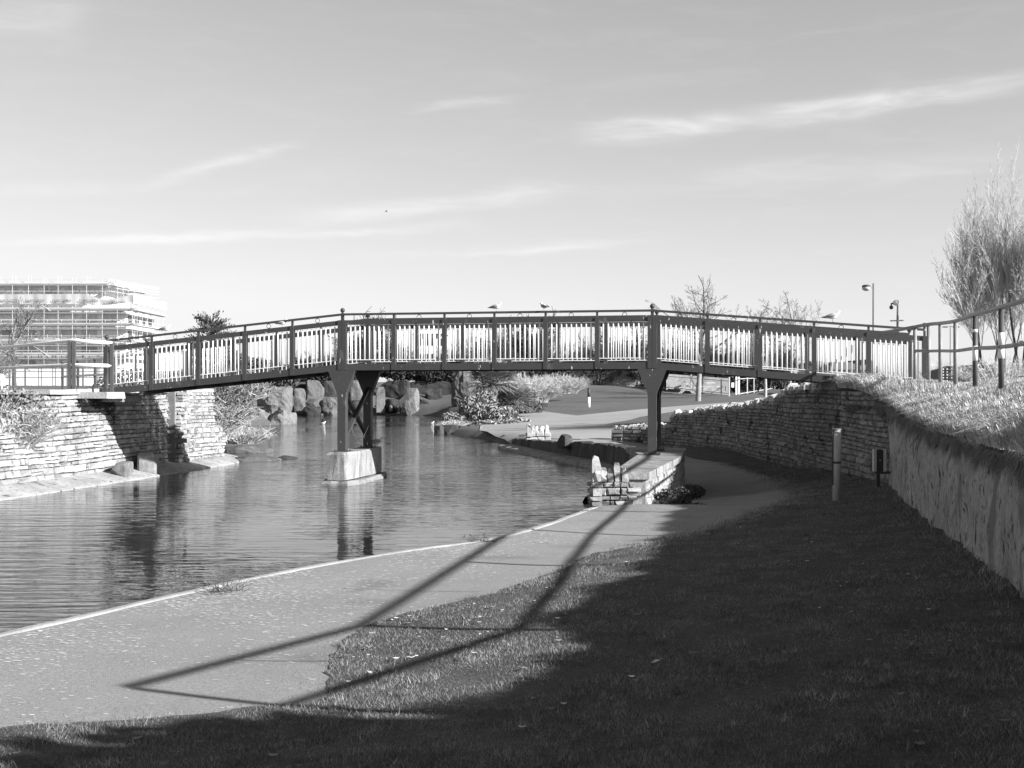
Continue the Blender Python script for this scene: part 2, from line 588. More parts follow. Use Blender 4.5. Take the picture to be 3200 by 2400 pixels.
# ------------------------------------------------------------------ dry-stone masonry
def poly_len(line):
    acc = [0.0]
    for a, b in zip(line, line[1:]):
        acc.append(acc[-1] + math.hypot(b[0] - a[0], b[1] - a[1]))
    return acc


def along(line, acc, s):
    s = min(max(s, 0.0), acc[-1])
    for i in range(len(line) - 1):
        if s <= acc[i + 1] or i == len(line) - 2:
            L = acc[i + 1] - acc[i]
            t = (s - acc[i]) / L
            a, b = line[i], line[i + 1]
            d = ((b[0] - a[0]) / L, (b[1] - a[1]) / L)
            return (a[0] + (b[0] - a[0]) * t, a[1] + (b[1] - a[1]) * t), d


def stone(mb, o, d, nrm, L, H, depth, tone, rough=0.025, batter=0.0):
    """one hewn block: back rectangle plus smaller irregular front face; o = lower left front corner"""
    g = 0.008
    u = lambda a: R.uniform(-a, a)

    def pt(a, out, h):
        return (o[0] + d[0] * a + nrm[0] * (out - batter * h), o[1] + d[1] * a + nrm[1] * (out - batter * h), o[2] + h)
    e = min(0.03, H * 0.22)
    back = [pt(g, -depth, g), pt(L - g, -depth, g), pt(L - g, -depth, H - g), pt(g, -depth, H - g)]
    p = R.uniform(0, rough)
    mid = [pt(g + u(.012), p - .02, g + u(.01)), pt(L - g + u(.012), p - .02, g + u(.01)), pt(L - g + u(.012), p - .02, H - g + u(.008)), pt(g + u(.012), p - .02, H - g + u(.008))]
    fr = [pt(e + u(.015), p + u(rough) + .012, e), pt(L - e + u(.015), p + u(rough) + .012, e + u(.01)), pt(L - e + u(.015), p + u(rough) + .012, H - e + u(.01)), pt(e + u(.015), p + u(rough) + .012, H - e + u(.01))]
    fs = [(0, 1, 5, 4), (1, 2, 6, 5), (2, 3, 7, 6), (3, 0, 4, 7), (4, 5, 9, 8), (5, 6, 10, 9), (6, 7, 11, 10), (7, 4, 8, 11), (8, 9, 10, 11)]
    mb.add(back + mid + fr, fs, tone)


def masonry(mb, line, zb, zt, ch=0.15, lmin=0.18, lmax=0.5, depth=0.25, batter=0.0, tones=(0.75, 1.2), rough=0.025, tone_fn=None, wave=0.02):
    acc = poly_len(line)
    T = acc[-1]
    zmin = min(zb(s * T / 20) for s in range(21))
    zmax = max(zt(s * T / 20) for s in range(21))
    z = zmin
    while z < zmax:
        h = ch * R.uniform(0.7, 1.35)
        s = -R.uniform(0, lmin)
        while s < T:
            L = R.uniform(lmin, lmax) * (0.7 if h < ch else 1.0)
            a, b = max(s, 0), min(s + L, T)
            s += L
            if b - a < 0.06:
                continue
            mid = (a + b) / 2
            if z + h * 0.55 > zt(mid) or z + h < zb(mid):
                continue
            parts = [(z, h)]
            if h > ch * 1.1 and R.random() < 0.2:
                parts = [(z, h * .48), (z + h * .48, h * .52)]
            p, d = along(line, acc, a)
            nrm = (d[1], -d[0])
            for (zz, hh) in parts:
                w = wave * math.sin(a * 0.9 + zz * 2)
                tn = R.uniform(*tones)
                if tone_fn:
                    tn *= tone_fn(mid, zz)
                stone(mb, (p[0] - nrm[0] * batter * (zz - zmin), p[1] - nrm[1] * batter * (zz - zmin), zz + w), d, nrm, b - a, hh, depth, tn, rough, batter)
        z += h


def coping(mb, line, zt, hmin=0.2, hmax=0.38, thick=0.35, tones=(0.8, 1.2), wmin=.09, wmax=.22, s0=0, s1=None, off=-0.17, batter=0.0, zref=0.0):
    """rough upright stones set on edge along the top"""
    acc = poly_len(line)
    s = s0
    s1 = acc[-1] if s1 is None else s1
    while s < s1:
        w = R.uniform(wmin, wmax)
        p, d = along(line, acc, s + w / 2)
        nrm = (d[1], -d[0])
        h = R.uniform(hmin, hmax)
        z = zt(s) - 0.03
        lean = R.uniform(-.05, .05)
        o = off - batter * (z - zref)
        c = (p[0] + nrm[0] * o, p[1] + nrm[1] * o)
        vs = []
        for lv, k in ((0, 1.0), (0.55, 1.0 + R.uniform(-.1, .08)), (0.85, .8), (1.0, .42)):
            for a, b in ((-1, -1), (1, -1), (1, 1), (-1, 1)):
                ja, jb, jz = R.uniform(-.018, .018), R.uniform(-.03, .03), R.uniform(-.03, .03) * (lv > 0)
                A = a * w / 2 * k * .95 + lean * lv + ja
                B = b * thick / 2 * k + jb
                vs.append((c[0] + d[0] * A + nrm[0] * B, c[1] + d[1] * A + nrm[1] * B, z + h * lv + jz))
        fs = [(3, 2, 1, 0), (12, 13, 14, 15)]
        for r in range(3):
            for k in range(4):
                k2 = (k + 1) % 4
                fs.append((r * 4 + k, r * 4 + k2, (r + 1) * 4 + k2, (r + 1) * 4 + k))
        mb.add(vs, fs, R.uniform(*tones))
        s += w * R.uniform(0.98, 1.2)


def core(mb, line, zb, zt, front=-0.05, back=-0.6, batter=0.0, zref=0.0, tone=1.0, step=0.4):
    """solid wall behind the facing stones"""
    acc = poly_len(line)
    n = max(2, int(acc[-1] / step))
    vs = []
    for i in range(n + 1):
        s = acc[-1] * i / n
        p, d = along(line, acc, s)
        nrm = (d[1], -d[0])
        a, b = zb(s), zt(s)
        for (o, z) in ((front - batter * (a - zref), a), (front - batter * (b - zref), b), (back, b), (back, a)):
            vs.append((p[0] + nrm[0] * o, p[1] + nrm[1] * o, z))
    fs = [(0, 1, 2, 3), tuple(n * 4 + k for k in (3, 2, 1, 0))]
    for i in range(n):
        for k in range(4):
            k2 = (k + 1) % 4
            fs.append((i * 4 + k, (i + 1) * 4 + k, (i + 1) * 4 + k2, i * 4 + k2))
    mb.add(vs, fs, tone)


def lerp_fn(tab, add=EYE):
    xs = [t[0] for t in tab]
    ys = [t[1] + add for t in tab]
    return lambda s: float(np.interp(s, xs, ys))


def rock_mesh(mb, c, size, seed=0, rot=0.0, boxy=4.0, amp=0.10, res=6, tone=1.0, cuts=4, freq=1.1):
    """weathered boulder or quarry block: superellipsoid with noise, then planar cuts"""
    rr = random.Random(seed)
    bm = bmesh.new()
    bmesh.ops.create_cube(bm, size=2.0)
    bmesh.ops.subdivide_edges(bm, edges=bm.edges[:], cuts=res, use_grid_fill=True)
    off = Vector((seed * 3.17 + 1, seed * 1.31, seed * 0.77))
    planes = []
    for _ in range(cuts):
        n = Vector((rr.uniform(-1, 1), rr.uniform(-1, 1), rr.uniform(-.3, 1))).normalized()
        planes.append((n, rr.uniform(0.78, 0.98)))
    hs = Vector(size) * 0.5
    for v in bm.verts:
        p = v.co.copy()
        k = (abs(p.x) ** boxy + abs(p.y) ** boxy + abs(p.z) ** boxy) ** (1 / boxy)
        p = p / k
        for n, dd in planes:
            e = p.dot(n) - dd
            if e > 0:
                p -= n * e
        q = Vector((p.x * hs.x, p.y * hs.y, p.z * hs.z))
        nz = noise.fractal(q * freq + off, 1.0, 2.0, 4)
        q += p.normalized() * (nz * amp * min(hs))
        cr, sr = math.cos(rot), math.sin(rot)
        v.co = Vector((c[0] + q.x * cr - q.y * sr, c[1] + q.x * sr + q.y * cr, c[2] + q.z))
    idx = {v: i for i, v in enumerate(bm.verts)}
    mb.add([v.co for v in bm.verts], [tuple(idx[v] for v in f.verts) for f in bm.faces], tone, False)
    bm.free()


# ------------------------------------------------------------------ vegetation
def rand_perp(d, rr):
    v = Vector((rr.uniform(-1, 1), rr.uniform(-1, 1), rr.uniform(-1, 1)))
    v -= d * v.dot(d)
    return v.normalized() if v.length > 1e-4 else Vector((1, 0, 0))


def branch(mb_t, mb_c, p, d, L, r, lvl, P, rr):
    nseg = P['seg'][lvl]
    pts, rad = [p.copy()], [r]
    q, dd = p.copy(), d.copy()
    end_r = max(P['rmin'], r * P['taper'])
    for i in range(nseg):
        dd = (dd + rand_perp(dd, rr) * P['bend'][lvl] + Vector((0, 0, P['up'][lvl]))).normalized()
        q = q + dd * (L / nseg)
        pts.append(q.copy())
        rad.append(r + (end_r - r) * (i + 1) / nseg)
    n = 7 if lvl == 0 else (5 if lvl == 1 else 3)
    (mb_t if lvl == 0 else mb_c).tube(pts, rad, n, rr.uniform(.85, 1.15), cap=False)
    if lvl >= P['levels']:
        return
    k = P['kids'][lvl]
    t0 = P['start'][lvl]
    for j in range(k):
        t = t0 + (1 - t0) * (j + rr.uniform(.1, .9)) / k
        f = t * nseg
        i = min(int(f), nseg - 1)
        base = pts[i].lerp(pts[i + 1], f - i)
        dirn = (pts[i + 1] - pts[i]).normalized()
        ang = math.radians(rr.uniform(*P['ang'][lvl]))
        nd = (dirn * math.cos(ang) + rand_perp(dirn, rr) * math.sin(ang)).normalized()
        br = max(P['rmin'], (rad[i] + (rad[i + 1] - rad[i]) * (f - i)) * P['rk'])
        bl = L * P['lk'][lvl] * rr.uniform(.7, 1.2) * (1.15 - 0.55 * t)
        branch(mb_t, mb_c, base, nd, bl, br, lvl + 1, P, rr)
    # leader
    branch(mb_t, mb_c, pts[-1], dd, L * P['lk'][lvl] * P.get('lead', .8), rad[-1], lvl + 1, P, rr)


SPREAD = dict(levels=4, seg=[4, 5, 4, 3, 2], bend=[.05, .17, .2, .25, .25], up=[0, .05, .04, .04, .03], kids=[8, 5, 4, 4, 0], start=[.5, .2, .15, .15, 0],
              ang=[(32, 62), (28, 58), (30, 60), (25, 60), (0, 0)], rk=.5, lk=[.95, .55, .5, .5, .5], rmin=.010, taper=.5, lead=.55)
POPLAR = dict(levels=4, seg=[6, 6, 5, 4, 3], bend=[.05, .07, .09, .12, .14], up=[0.01, .07, .11, .10, .08], kids=[9, 10, 7, 4, 0], start=[.42, .12, .12, .12, 0],
              ang=[(14, 34), (15, 34), (18, 38), (20, 42), (0, 0)], rk=.42, lk=[.88, .50, .42, .40, .5], rmin=.0052, taper=.45, lead=.95)
THICK = dict(levels=3, seg=[3, 4, 4, 3], bend=[.08, .2, .25, .3], up=[0.02, .05, .04, .03], kids=[9, 9, 8, 0], start=[.12, .12, .1, 0],
             ang=[(25, 60), (30, 65), (30, 65), (0, 0)], rk=.5, lk=[.85, .62, .55, .5], rmin=.021, taper=.5)


def bare_tree(name, label, loc, H, P, seed, r0=None, stems=1, bark='bark', twig='twig', group=None, spread=.0, trunk_frac=.42, cat='tree'):
    rr = random.Random(seed)
    t, c = MB(), MB()
    for s in range(stems):
        a = 2 * math.pi * s / max(1, stems) + rr.uniform(-.4, .4)
        d = Vector((math.cos(a) * spread, math.sin(a) * spread, 1)).normalized()
        b = Vector((math.cos(a) * spread * .8, math.sin(a) * spread * .8, -0.1)) + Vector(loc)
        branch(t, c, b, d, H * trunk_frac * rr.uniform(.85, 1.1), r0 or H * .02, 0, P, rr)
    e = thing(name, label, cat, loc, group)
    t.build('trunk', bark, e)
    c.build('crown', twig, e)
    return e


def leaf_cloud(centers, n, size, rr_seed, aspect=2.0, up=0.0):
    """n leaf quads spread through ellipsoid clumps: centers = [(x,y,z,rx,ry,rz)]"""
    rs = np.random.RandomState(rr_seed)
    C = np.array(centers, float)
    vol = C[:, 3] * C[:, 4] * C[:, 5]
    pick = rs.choice(len(C), n, p=vol / vol.sum())
    g = rs.normal(size=(n, 3))
    g /= np.linalg.norm(g, axis=1)[:, None]
    rad = rs.uniform(0.25, 1.0, n) ** 0.45
    p = C[pick, :3] + g * rad[:, None] * C[pick, 3:6]
    a = rs.normal(size=(n, 3)) + np.array([0, 0, up]) + g * .6
    a /= np.linalg.norm(a, axis=1)[:, None]
    b = np.cross(a, rs.normal(size=(n, 3)))
    b /= np.linalg.norm(b, axis=1)[:, None]
    s = size * rs.uniform(.6, 1.4, n)
    v = np.empty((n, 4, 3))
    v[:, 0] = p - a * (s * aspect / 2)[:, None]
    v[:, 1] = p + b * (s / 2)[:, None]
    v[:, 2] = p + a * (s * aspect / 2)[:, None]
    v[:, 3] = p - b * (s / 2)[:, None]
    tone = np.repeat(rs.uniform(.6, 1.4, n), 4)
    return v.reshape(-1, 3), tone


def leafy(name, label, loc, centers, n, size, seed, leaf='leaf', aspect=2.0, cat='shrub', group=None, up=0.0, stems=4, bark='bark', sr=.03):
    e = thing(name, label, cat, loc, group)
    rr = random.Random(seed)
    w = [(loc[0] + c[0], loc[1] + c[1], loc[2] + c[2], c[3], c[4], c[5]) for c in centers]
    v, tn = leaf_cloud(w, n, size, seed, aspect, up)
    mesh_np('crown', v, 4, np.arange(len(v)), leaf, e, tn)
    mb = MB()
    for k in range(stems):
        c = w[rr.randrange(len(w))]
        a = Vector(loc) + Vector((rr.uniform(-.1, .1), rr.uniform(-.1, .1), -.05))
        b = Vector((c[0], c[1], c[2] + c[5] * .5))
        m = a.lerp(b, .5) + Vector((rr.uniform(-.15, .15), rr.uniform(-.15, .15), .1))
        mb.tube([a, m, b], [sr, sr * .7, sr * .3], 5, 1, cap=False)
    mb.build('stem', bark, e)
    return e


def twig_bush(name, label, loc, rx, ry, H, n, seed, mat_='twig', group=None, r=.008, cat='shrub', leaf=None, nleaf=0, lsize=.05):
    """a bush of thin arching stems"""
    rr = random.Random(seed)
    mb, mb0 = MB(), MB()
    for i in range(n):
        a = rr.uniform(0, 2 * math.pi)
        k = math.sqrt(rr.random())
        b = Vector((loc[0] + math.cos(a) * rx * k * .55, loc[1] + math.sin(a) * ry * k * .55, loc[2] - .05))
        h = H * rr.uniform(.45, 1.05) * (1 - .35 * k)
        out = Vector((math.cos(a) * rx * k * .5 + rr.uniform(-.15, .15), math.sin(a) * ry * k * .5 + rr.uniform(-.15, .15), 0))
        pts = [b + out * (t ** 1.6) + Vector((rr.uniform(-.03, .03), rr.uniform(-.03, .03), h * (t - .12 * t * t))) for t in (0, .3, .6, .85, 1)]
        (mb0 if i < n * .08 else mb).tube(pts, [r * 1.6, r * 1.3, r, r * .8, r * .5], 3, rr.uniform(.6, 1.4), cap=False)
        for j in range(4):
            q = pts[rr.randrange(1, 4)]
            dv = Vector((rr.uniform(-1, 1), rr.uniform(-1, 1), rr.uniform(-.1, 1))).normalized() * H * rr.uniform(.1, .3)
            mb.tube([q, q + dv * .6 + Vector((0, 0, .02)), q + dv], [r * .8, r * .6, r * .4], 3, rr.uniform(.6, 1.4), cap=False)
    e = thing(name, label, cat, loc, group)
    mb0.build('stem', mat_, e)
    mb.build('crown', mat_, e)
    if leaf:
        v, tn = leaf_cloud([(loc[0], loc[1], loc[2] + H * .5, rx * .95, ry * .95, H * .5)], nleaf, lsize, seed, 2.0, .3)
        mesh_np('foliage', v, 4, np.arange(len(v)), leaf, e, tn)
    return e


def blades(name, x, y, z, h, w, lean, seed, material, parent=None, lean_dir=None, curve=False):
    """grass: one tapering blade per point (two segments when curve)"""
    rs = np.random.RandomState(seed)
    n = len(x)
    az = rs.uniform(0, 2 * np.pi, n)
    if lean_dir is None:
        la = rs.uniform(0, 2 * np.pi, n)
        lx, ly = np.cos(la), np.sin(la)
    else:
        lx = lean_dir[0] + rs.normal(0, .5, n)
        ly = lean_dir[1] + rs.normal(0, .5, n)
    base = np.stack([x, y, z], 1)
    sd = np.stack([np.cos(az), np.sin(az), np.zeros(n)], 1) * (w / 2)[:, None]
    tip = base + np.stack([lx * lean * h, ly * lean * h, h * np.sqrt(np.clip(1 - (lean * .6) ** 2, .15, 1))], 1)
    tone = rs.uniform(.35, 1.75, n)
    if not curve:
        v = np.empty((n, 3, 3))
        v[:, 0], v[:, 1], v[:, 2] = base - sd, base + sd, tip
        o = mesh_np(name, v.reshape(-1, 3), 3, np.arange(3 * n), material, parent, np.repeat(tone, 3))
    else:
        mid = base + np.stack([lx * lean * h * .3, ly * lean * h * .3, h * .62], 1)
        tip = tip - np.stack([0 * h, 0 * h, h * lean * .35], 1)
        v = np.empty((n, 5, 3))
        v[:, 0], v[:, 1], v[:, 2], v[:, 3], v[:, 4] = base - sd, base + sd, mid + sd * .8, mid - sd * .8, tip
        idx = np.arange(n)[:, None] * 5
        tri = np.concatenate([idx + np.array([[0, 1, 2]]), idx + np.array([[0, 2, 3]]), idx + np.array([[3, 2, 4]])], 1).ravel()
        o = mesh_np(name, v.reshape(-1, 3), 3, tri, material, parent, np.repeat(tone, 5))
    return o

# ================================================================== camera, sun, sky
cam = bpy.data.cameras.new('camera')
cam.lens = 36.0 * FD / 2212.0
cam.sensor_width = 36.0
cam.shift_y = (HY - 829.4) / 2212.0
cam.clip_end = 2000
cam.clip_start = 0.05
co = bpy.data.objects.new('camera', cam)
COL.objects.link(co)
co.location = (0, 0, EYE)
co.rotation_euler = (math.radians(90), 0, 0)
scene.camera = co

SUN_EL = math.radians(24.0)
SUN_H = Vector((0.883, -0.469, 0)).normalized()
SUN = Vector((SUN_H.x * math.cos(SUN_EL), SUN_H.y * math.cos(SUN_EL), math.sin(SUN_EL)))
sl = bpy.data.lights.new('sun', 'SUN')
sl.energy = 5.0
sl.angle = math.radians(0.5)
sl.color = (1.0, 1.0, 1.0)
so = bpy.data.objects.new('sun', sl)
COL.objects.link(so)
so.rotation_euler = SUN.to_track_quat('Z', 'Y').to_euler()
so.location = (20, -10, 20)


def make_world():
    w = bpy.data.worlds.new('World')
    scene.world = w
    w.use_nodes = True
    nt = w.node_tree
    N, L = nt.nodes, nt.links
    bg = N['Background']
    sky = N.new('ShaderNodeTexSky')
    sky.sky_type = 'NISHITA'
    sky.sun_disc = False
    sky.sun_elevation = SUN_EL
    sky.sun_rotation = math.atan2(SUN_H.x, SUN_H.y)
    sky.air_density = 1.0
    sky.dust_density = 0.6
    sky.ozone_density = 1.0

    def mth(op, *a):
        n = N.new('ShaderNodeMath')
        n.operation = op
        for i, v in enumerate(a):
            if isinstance(v, (int, float)):
                n.inputs[i].default_value = v
            else:
                L.new(v, n.inputs[i])
        return n.outputs[0]
    sep = N.new('ShaderNodeSeparateColor')
    L.new(sky.outputs[0], sep.inputs[0])
    # black-and-white film behind a yellow filter: mostly red and green light
    grey = mth('ADD', mth('MULTIPLY', sep.outputs[0], 0.62), mth('MULTIPLY', sep.outputs[1], 0.38))
    tc = N.new('ShaderNodeTexCoord')
    sx = N.new('ShaderNodeSeparateXYZ')
    L.new(tc.outputs['Generated'], sx.inputs[0])
    az = mth('ARCTAN2', sx.outputs[0], sx.outputs[1])
    el = mth('ARCSINE', sx.outputs[2])
    cmb = N.new('ShaderNodeCombineXYZ')
    L.new(mth('MULTIPLY', az, 5.0), cmb.inputs[0])
    L.new(mth('MULTIPLY', el, 26.0), cmb.inputs[1])
    mp = N.new('ShaderNodeMapping')
    mp.inputs['Rotation'].default_value = (0, 0, 0.5)
    L.new(cmb.outputs[0], mp.inputs[0])

    def nz(sc, det, dist, v):
        n = N.new('ShaderNodeTexNoise')
        n.inputs['Scale'].default_value = sc
        n.inputs['Detail'].default_value = det
        n.inputs['Roughness'].default_value = 0.6
        n.inputs['Distortion'].default_value = dist
        L.new(v, n.inputs['Vector'])
        return n.outputs['Fac']
    fil = nz(2.2, 6.0, 0.6, mp.outputs[0])
    wob = mth('MULTIPLY', mth('SUBTRACT', nz(1.6, 3.0, 0.0, cmb.outputs[0]), 0.5), 0.022)
    elw = mth('ADD', el, wob)
    streaks = [((1235, 292), (1600, 262), 20, .85), ((1500, 268), (2300, 165), 17, .70), ((-100, 524), (1010, 490), 9, .58),
               ((270, 412), (660, 296), 12, .46), ((850, 236), (1150, 207), 5, .22), ((600, 476), (1280, 402), 18, .46),
               ((780, 557), (1420, 520), 9, .38), ((-100, 416), (320, 398), 13, .2), ((-150, 60), (230, 10), 32, .26), ((1250, 410), (2300, 320), 26, .26)]
    tot = None
    for (a, b, wd, st) in streaks:
        def ae(p):
            z_ = math.atan((p[0] - CX) / FD)
            return z_, math.atan((HY - p[1]) / FD * math.cos(z_))
        a0, e0 = ae(a)
        a1, e1 = ae(b)
        ang = math.atan2(e1 - e0, a1 - a0)
        Lh = math.hypot(e1 - e0, a1 - a0) / 2
        ca, ea = (a0 + a1) / 2, (e0 + e1) / 2
        W = wd / FD
        da, de = mth('SUBTRACT', az, ca), mth('SUBTRACT', elw, ea)
        s = mth('DIVIDE', mth('ADD', mth('MULTIPLY', da, math.cos(ang)), mth('MULTIPLY', de, math.sin(ang))), Lh * .8)
        t = mth('DIVIDE', mth('SUBTRACT', mth('MULTIPLY', de, math.cos(ang)), mth('MULTIPLY', da, math.sin(ang))), W)
        q = mth('ADD', mth('POWER', mth('ABSOLUTE', s), 4.0), mth('MULTIPLY', t, t))
        m = mth('MULTIPLY', mth('EXPONENT', mth('MULTIPLY', q, -1.0)), st)
        tot = m if tot is None else mth('ADD', tot, m)
    k = mth('MAXIMUM', mth('MULTIPLY', mth('SUBTRACT', fil, 0.22), 1.9), 0.0)
    veil = mth('MULTIPLY', mth('MAXIMUM', mth('SUBTRACT', fil, 0.5), 0.0), 0.25)
    cl = mth('MINIMUM', mth('ADD', mth('MULTIPLY', tot, k), veil), 1.0)
    CLOUD = SKY_CLOUD
    film = mth('MULTIPLY', mth('SUBTRACT', 1.0, mth('EXPONENT', mth('MULTIPLY', grey, -SKY_K))), SKY_TOP)
    film = mth('MINIMUM', film, 4.35)
    mrz = N.new('ShaderNodeMapRange')      # filtered blue sky, dimmed further above the view to cut fill light
    mrz.inputs['From Min'].default_value = 0.36
    mrz.inputs['From Max'].default_value = 0.95
    mrz.inputs['To Min'].default_value = 1.0
    mrz.inputs['To Max'].default_value = 0.32
    L.new(sx.outputs[2], mrz.inputs['Value'])
    film = mth('MULTIPLY', film, mrz.outputs[0])
    val = mth('ADD', mth('MULTIPLY', film, mth('SUBTRACT', 1.0, cl)), mth('MULTIPLY', cl, CLOUD))
    cc = N.new('ShaderNodeCombineColor')
    for i in range(3):
        L.new(val, cc.inputs[i])
    L.new(cc.outputs[0], bg.inputs['Color'])
    bg.inputs['Strength'].default_value = SKY_STRENGTH


SKY_STRENGTH = 0.10
SKY_CLOUD = 5.2
SKY_TOP = 5.75
SKY_K = 0.245
make_world()
scene.view_settings.view_transform = 'Standard'
scene.view_settings.look = 'None'
scene.view_settings.exposure = 1.1
scene.view_settings.gamma = 1.0
scene.cycles.max_bounces = 6
scene.cycles.use_denoising = True

# ================================================================== ground, path, water
shore_px = [(0, 1370), (350, 1290), (600, 1237), (850, 1193), (1050, 1165), (1200, 1125), (1285, 1095)]
SHORE = [(-11, -4), (-8.4, 2), (-6.2, 6)] + [ground_hit(*p) for p in shore_px]
SHORE = [tuple(p) for p in smooth_line(SHORE, 5)]
grass_px = [(1480, 985), (1600, 1005), (1700, 1035), (1742, 1068), (1745, 1080), (1700, 1095), (1480, 1165), (1290, 1195), (1200, 1235), (1050, 1285),
            (900, 1320), (790, 1355), (735, 1395), (712, 1440), (703, 1495), (660, 1522), (560, 1527), (420, 1545), (200, 1562), (0, 1572)]
GEDGE = [ground_hit(*p) for p in grass_px]
GEDGE = [(5.6, 45.4), (6.0, 42.5)] + GEDGE + [(-4.2, 6.5), (-6, 4), (-8, -4)]
GEDGE = densify([tuple(p) for p in smooth_line(GEDGE, 4)], .09, False)
GEDGE = [(x + .05 * noise.noise(Vector((x * 3, y * 3, 1))) + .05 * noise.noise(Vector((x * 9, y * 9, 2))), y + .07 * noise.noise(Vector((x * 3, y * 3, 5))) + .07 * noise.noise(Vector((x * 9, y * 9, 6)))) for x, y in GEDGE]
BLOCK_R = [(1.62, 21.4), (2.3, 21.5), (2.36, 21.5), (3.6, 26.5), (4.25, 30.2)]
INNER = [(3.2, 31.4), (2.95, 34), (2.0, 37.6), (.72, 43.4), (.35, 45.4)]
PATH = SHORE + BLOCK_R + INNER + GEDGE
CWALL = [(2.2, -6), (3.05, 6), (3.75, 8.9), (4.62, 12.6), (5.87, 18.1), (6.94, 22.4)]          # retaining wall, near to far
SWALL = [(3.7, 45.3), (5.2, 44.7), (6.3, 43), (6.95, 38), (7.15, 33), (7.08, 28), (7.05, 25), (6.94, 22.4)]   # stone wall, far to near

LAWN = GEDGE[::-1] + [(5.9, 45.2), (6.6, 43.2), (7.2, 38), (7.4, 33), (7.3, 28), (7.3, 25)] + [(p[0] + .2, p[1]) for p in CWALL[::-1]] + [(2, -6), (-8, -6)]
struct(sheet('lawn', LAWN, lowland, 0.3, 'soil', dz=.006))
path_o = struct(sheet('path', PATH, lowland, 0.4, 'path'))

mb = MB()
for (a, b) in [((1067, 1840), (1501, 1850)), ((1805, 1626), (2030, 1629)), ((772, 2066), (1061, 2066)), ((2050, 1590), (2420, 1592))]:
    p, q = ground_hit(a[0] * D2S, a[1] * D2S), ground_hit(b[0] * D2S, b[1] * D2S)
    pts = []
    for k in range(13):
        x, y = p[0] + (q[0] - p[0]) * k / 12, p[1] + (q[1] - p[1]) * k / 12
        pts.append((x, y, float(lowland(x, y)[0]) + EYE + .006))
    sweep(mb, pts, [(-.006, 0), (.006, 0)], 0.5)
j = mb.build('expansion_joint', 'path')
j.parent = path_o
mb = MB()
kl = [(x, y, float(lowland(x, y)[0]) + EYE) for x, y in densify(SHORE, .25, False)]
kl = [(x + R.uniform(-.012, .012), y + R.uniform(-.012, .012), z + R.uniform(-.006, .006)) for x, y, z in kl]
sweep(mb, kl, [(-.05, -.5), (-.045, -.03), (-.02, .006), (.07, .012), (.10, .004), (.11, -.06)], 1.0, False)
struct(mb.build('kerb', 'kerb'))

# pond
W_SHORE = [(-9.6, 38.4), (-10.3, 41), (-12.6, 50), (-15.5, 66), (-16.0, 71), (-13.8, 74.5), (-14.2, 80), (-18.5, 91), (-18, 101), (-10, 102.2), (-6.5, 99), (-5.6, 92), (-4.4, 80),
           (-3.1, 67), (-3.9, 60.5), (-3.2, 58.4), (-1.2, 52), (.3, 45.4)]
POND = [(p[0] + .06, p[1]) for p in SHORE] + [(1.75, 21.6), (2.35, 23.2), (3.05, 27.6), (3.3, 31), (2.7, 34.5), (.5, 44.5), (1.5, 46), (.2, 53), (-1.5, 60), (-1.2, 68), (-3, 82), (-4.5, 95), (-4, 104), (-22, 104), (-22, 92), (-18, 74), (-15, 52), (-13, 40), (-13, 6), (-16, -6)]
mb = MB()
mb.add([(x, y, 0.0) for x, y in POND], [tuple(range(len(POND)))], 1.0)
pond = mb.build('water', 'water')
struct(pond)


def shore_dist(x, y):
    d = np.full(len(x), 1e9)
    for a, b in zip(W_SHORE, W_SHORE[1:]):
        ax, ay, bx, by = *a, *b
        L2 = (bx - ax) ** 2 + (by - ay) ** 2
        t = np.clip(((x - ax) * (bx - ax) + (y - ay) * (by - ay)) / L2, 0, 1)
        d = np.minimum(d, np.hypot(x - ax - t * (bx - ax), y - ay - t * (by - ay)))
    return d


def parkland(x, y):
    x, y = np.atleast_1d(np.asarray(x, float)), np.atleast_1d(np.asarray(y, float))
    low = lowland(x, y)
    w = np.clip((x + 9.5) / 3.0, 0, 1)
    w = w * w * (3 - 2 * w)
    w = np.maximum(w, np.clip((y - 104) / 14, 0, 1))
    plate = -.12 * (1 - w) + low * w
    d = shore_dist(x, y)
    slope = np.where(x < -9, .42, .75)
    return np.minimum(plate, -2.42 + d * slope)


LWALL = [(-12.4, 17), (-10.6, 25.3), (-9.62, 31.4), (-9.05, 36.8)]
PARK = W_SHORE[::-1] + [(-9.3, 37.6), (-9.9, 36.2), (-10.2, 31.4), (-11.2, 25.3), (-13, 17), (-150, 17), (-150, 420), (200, 420), (200, 46), (7.2, 46), (.3, 45.4)]
struct(sheet('park_ground', PARK[:-1], parkland, 4.0, 'turf', near=(0, 62, 55, 1.1)))

EBANK = [(p[0] + .12, p[1]) for p in CWALL] + [(7.2, 24), (7.35, 28), (7.4, 33), (7.2, 38), (6.6, 43), (6.4, 46.5), (200, 46.5), (200, -60), (2.4, -60)]
struct(sheet('grass_bank', EBANK, highland, 3.0, 'bank_soil', near=(6, 15, 16, .45)))
# upper path along the railing, pale tarmac
RAIL_POSTS = [(8.45, 25.5), (8.6, 25.1), (8.56, 24.3), (8.17, 22.4), (7.54, 19.8), (6.78, 16.85), (6.28, 14.2), (5.62, 10.7), (4.88, 6.83), (3.62, 4.83)]
UP = [(p[0] + .9, p[1]) for p in RAIL_POSTS[3:]] + [(4.2, 2), (5.4, -4), (8.5, -4), (7.4, 3), (8.6, 9), (9.6, 14), (10.3, 20), (11, 26), (12.5, 36), (12, 38), (9.8, 31), (9.3, 25)]
struct(sheet('upper_path', UP, highland, 0.6, 'turf_pale', dz=.012))
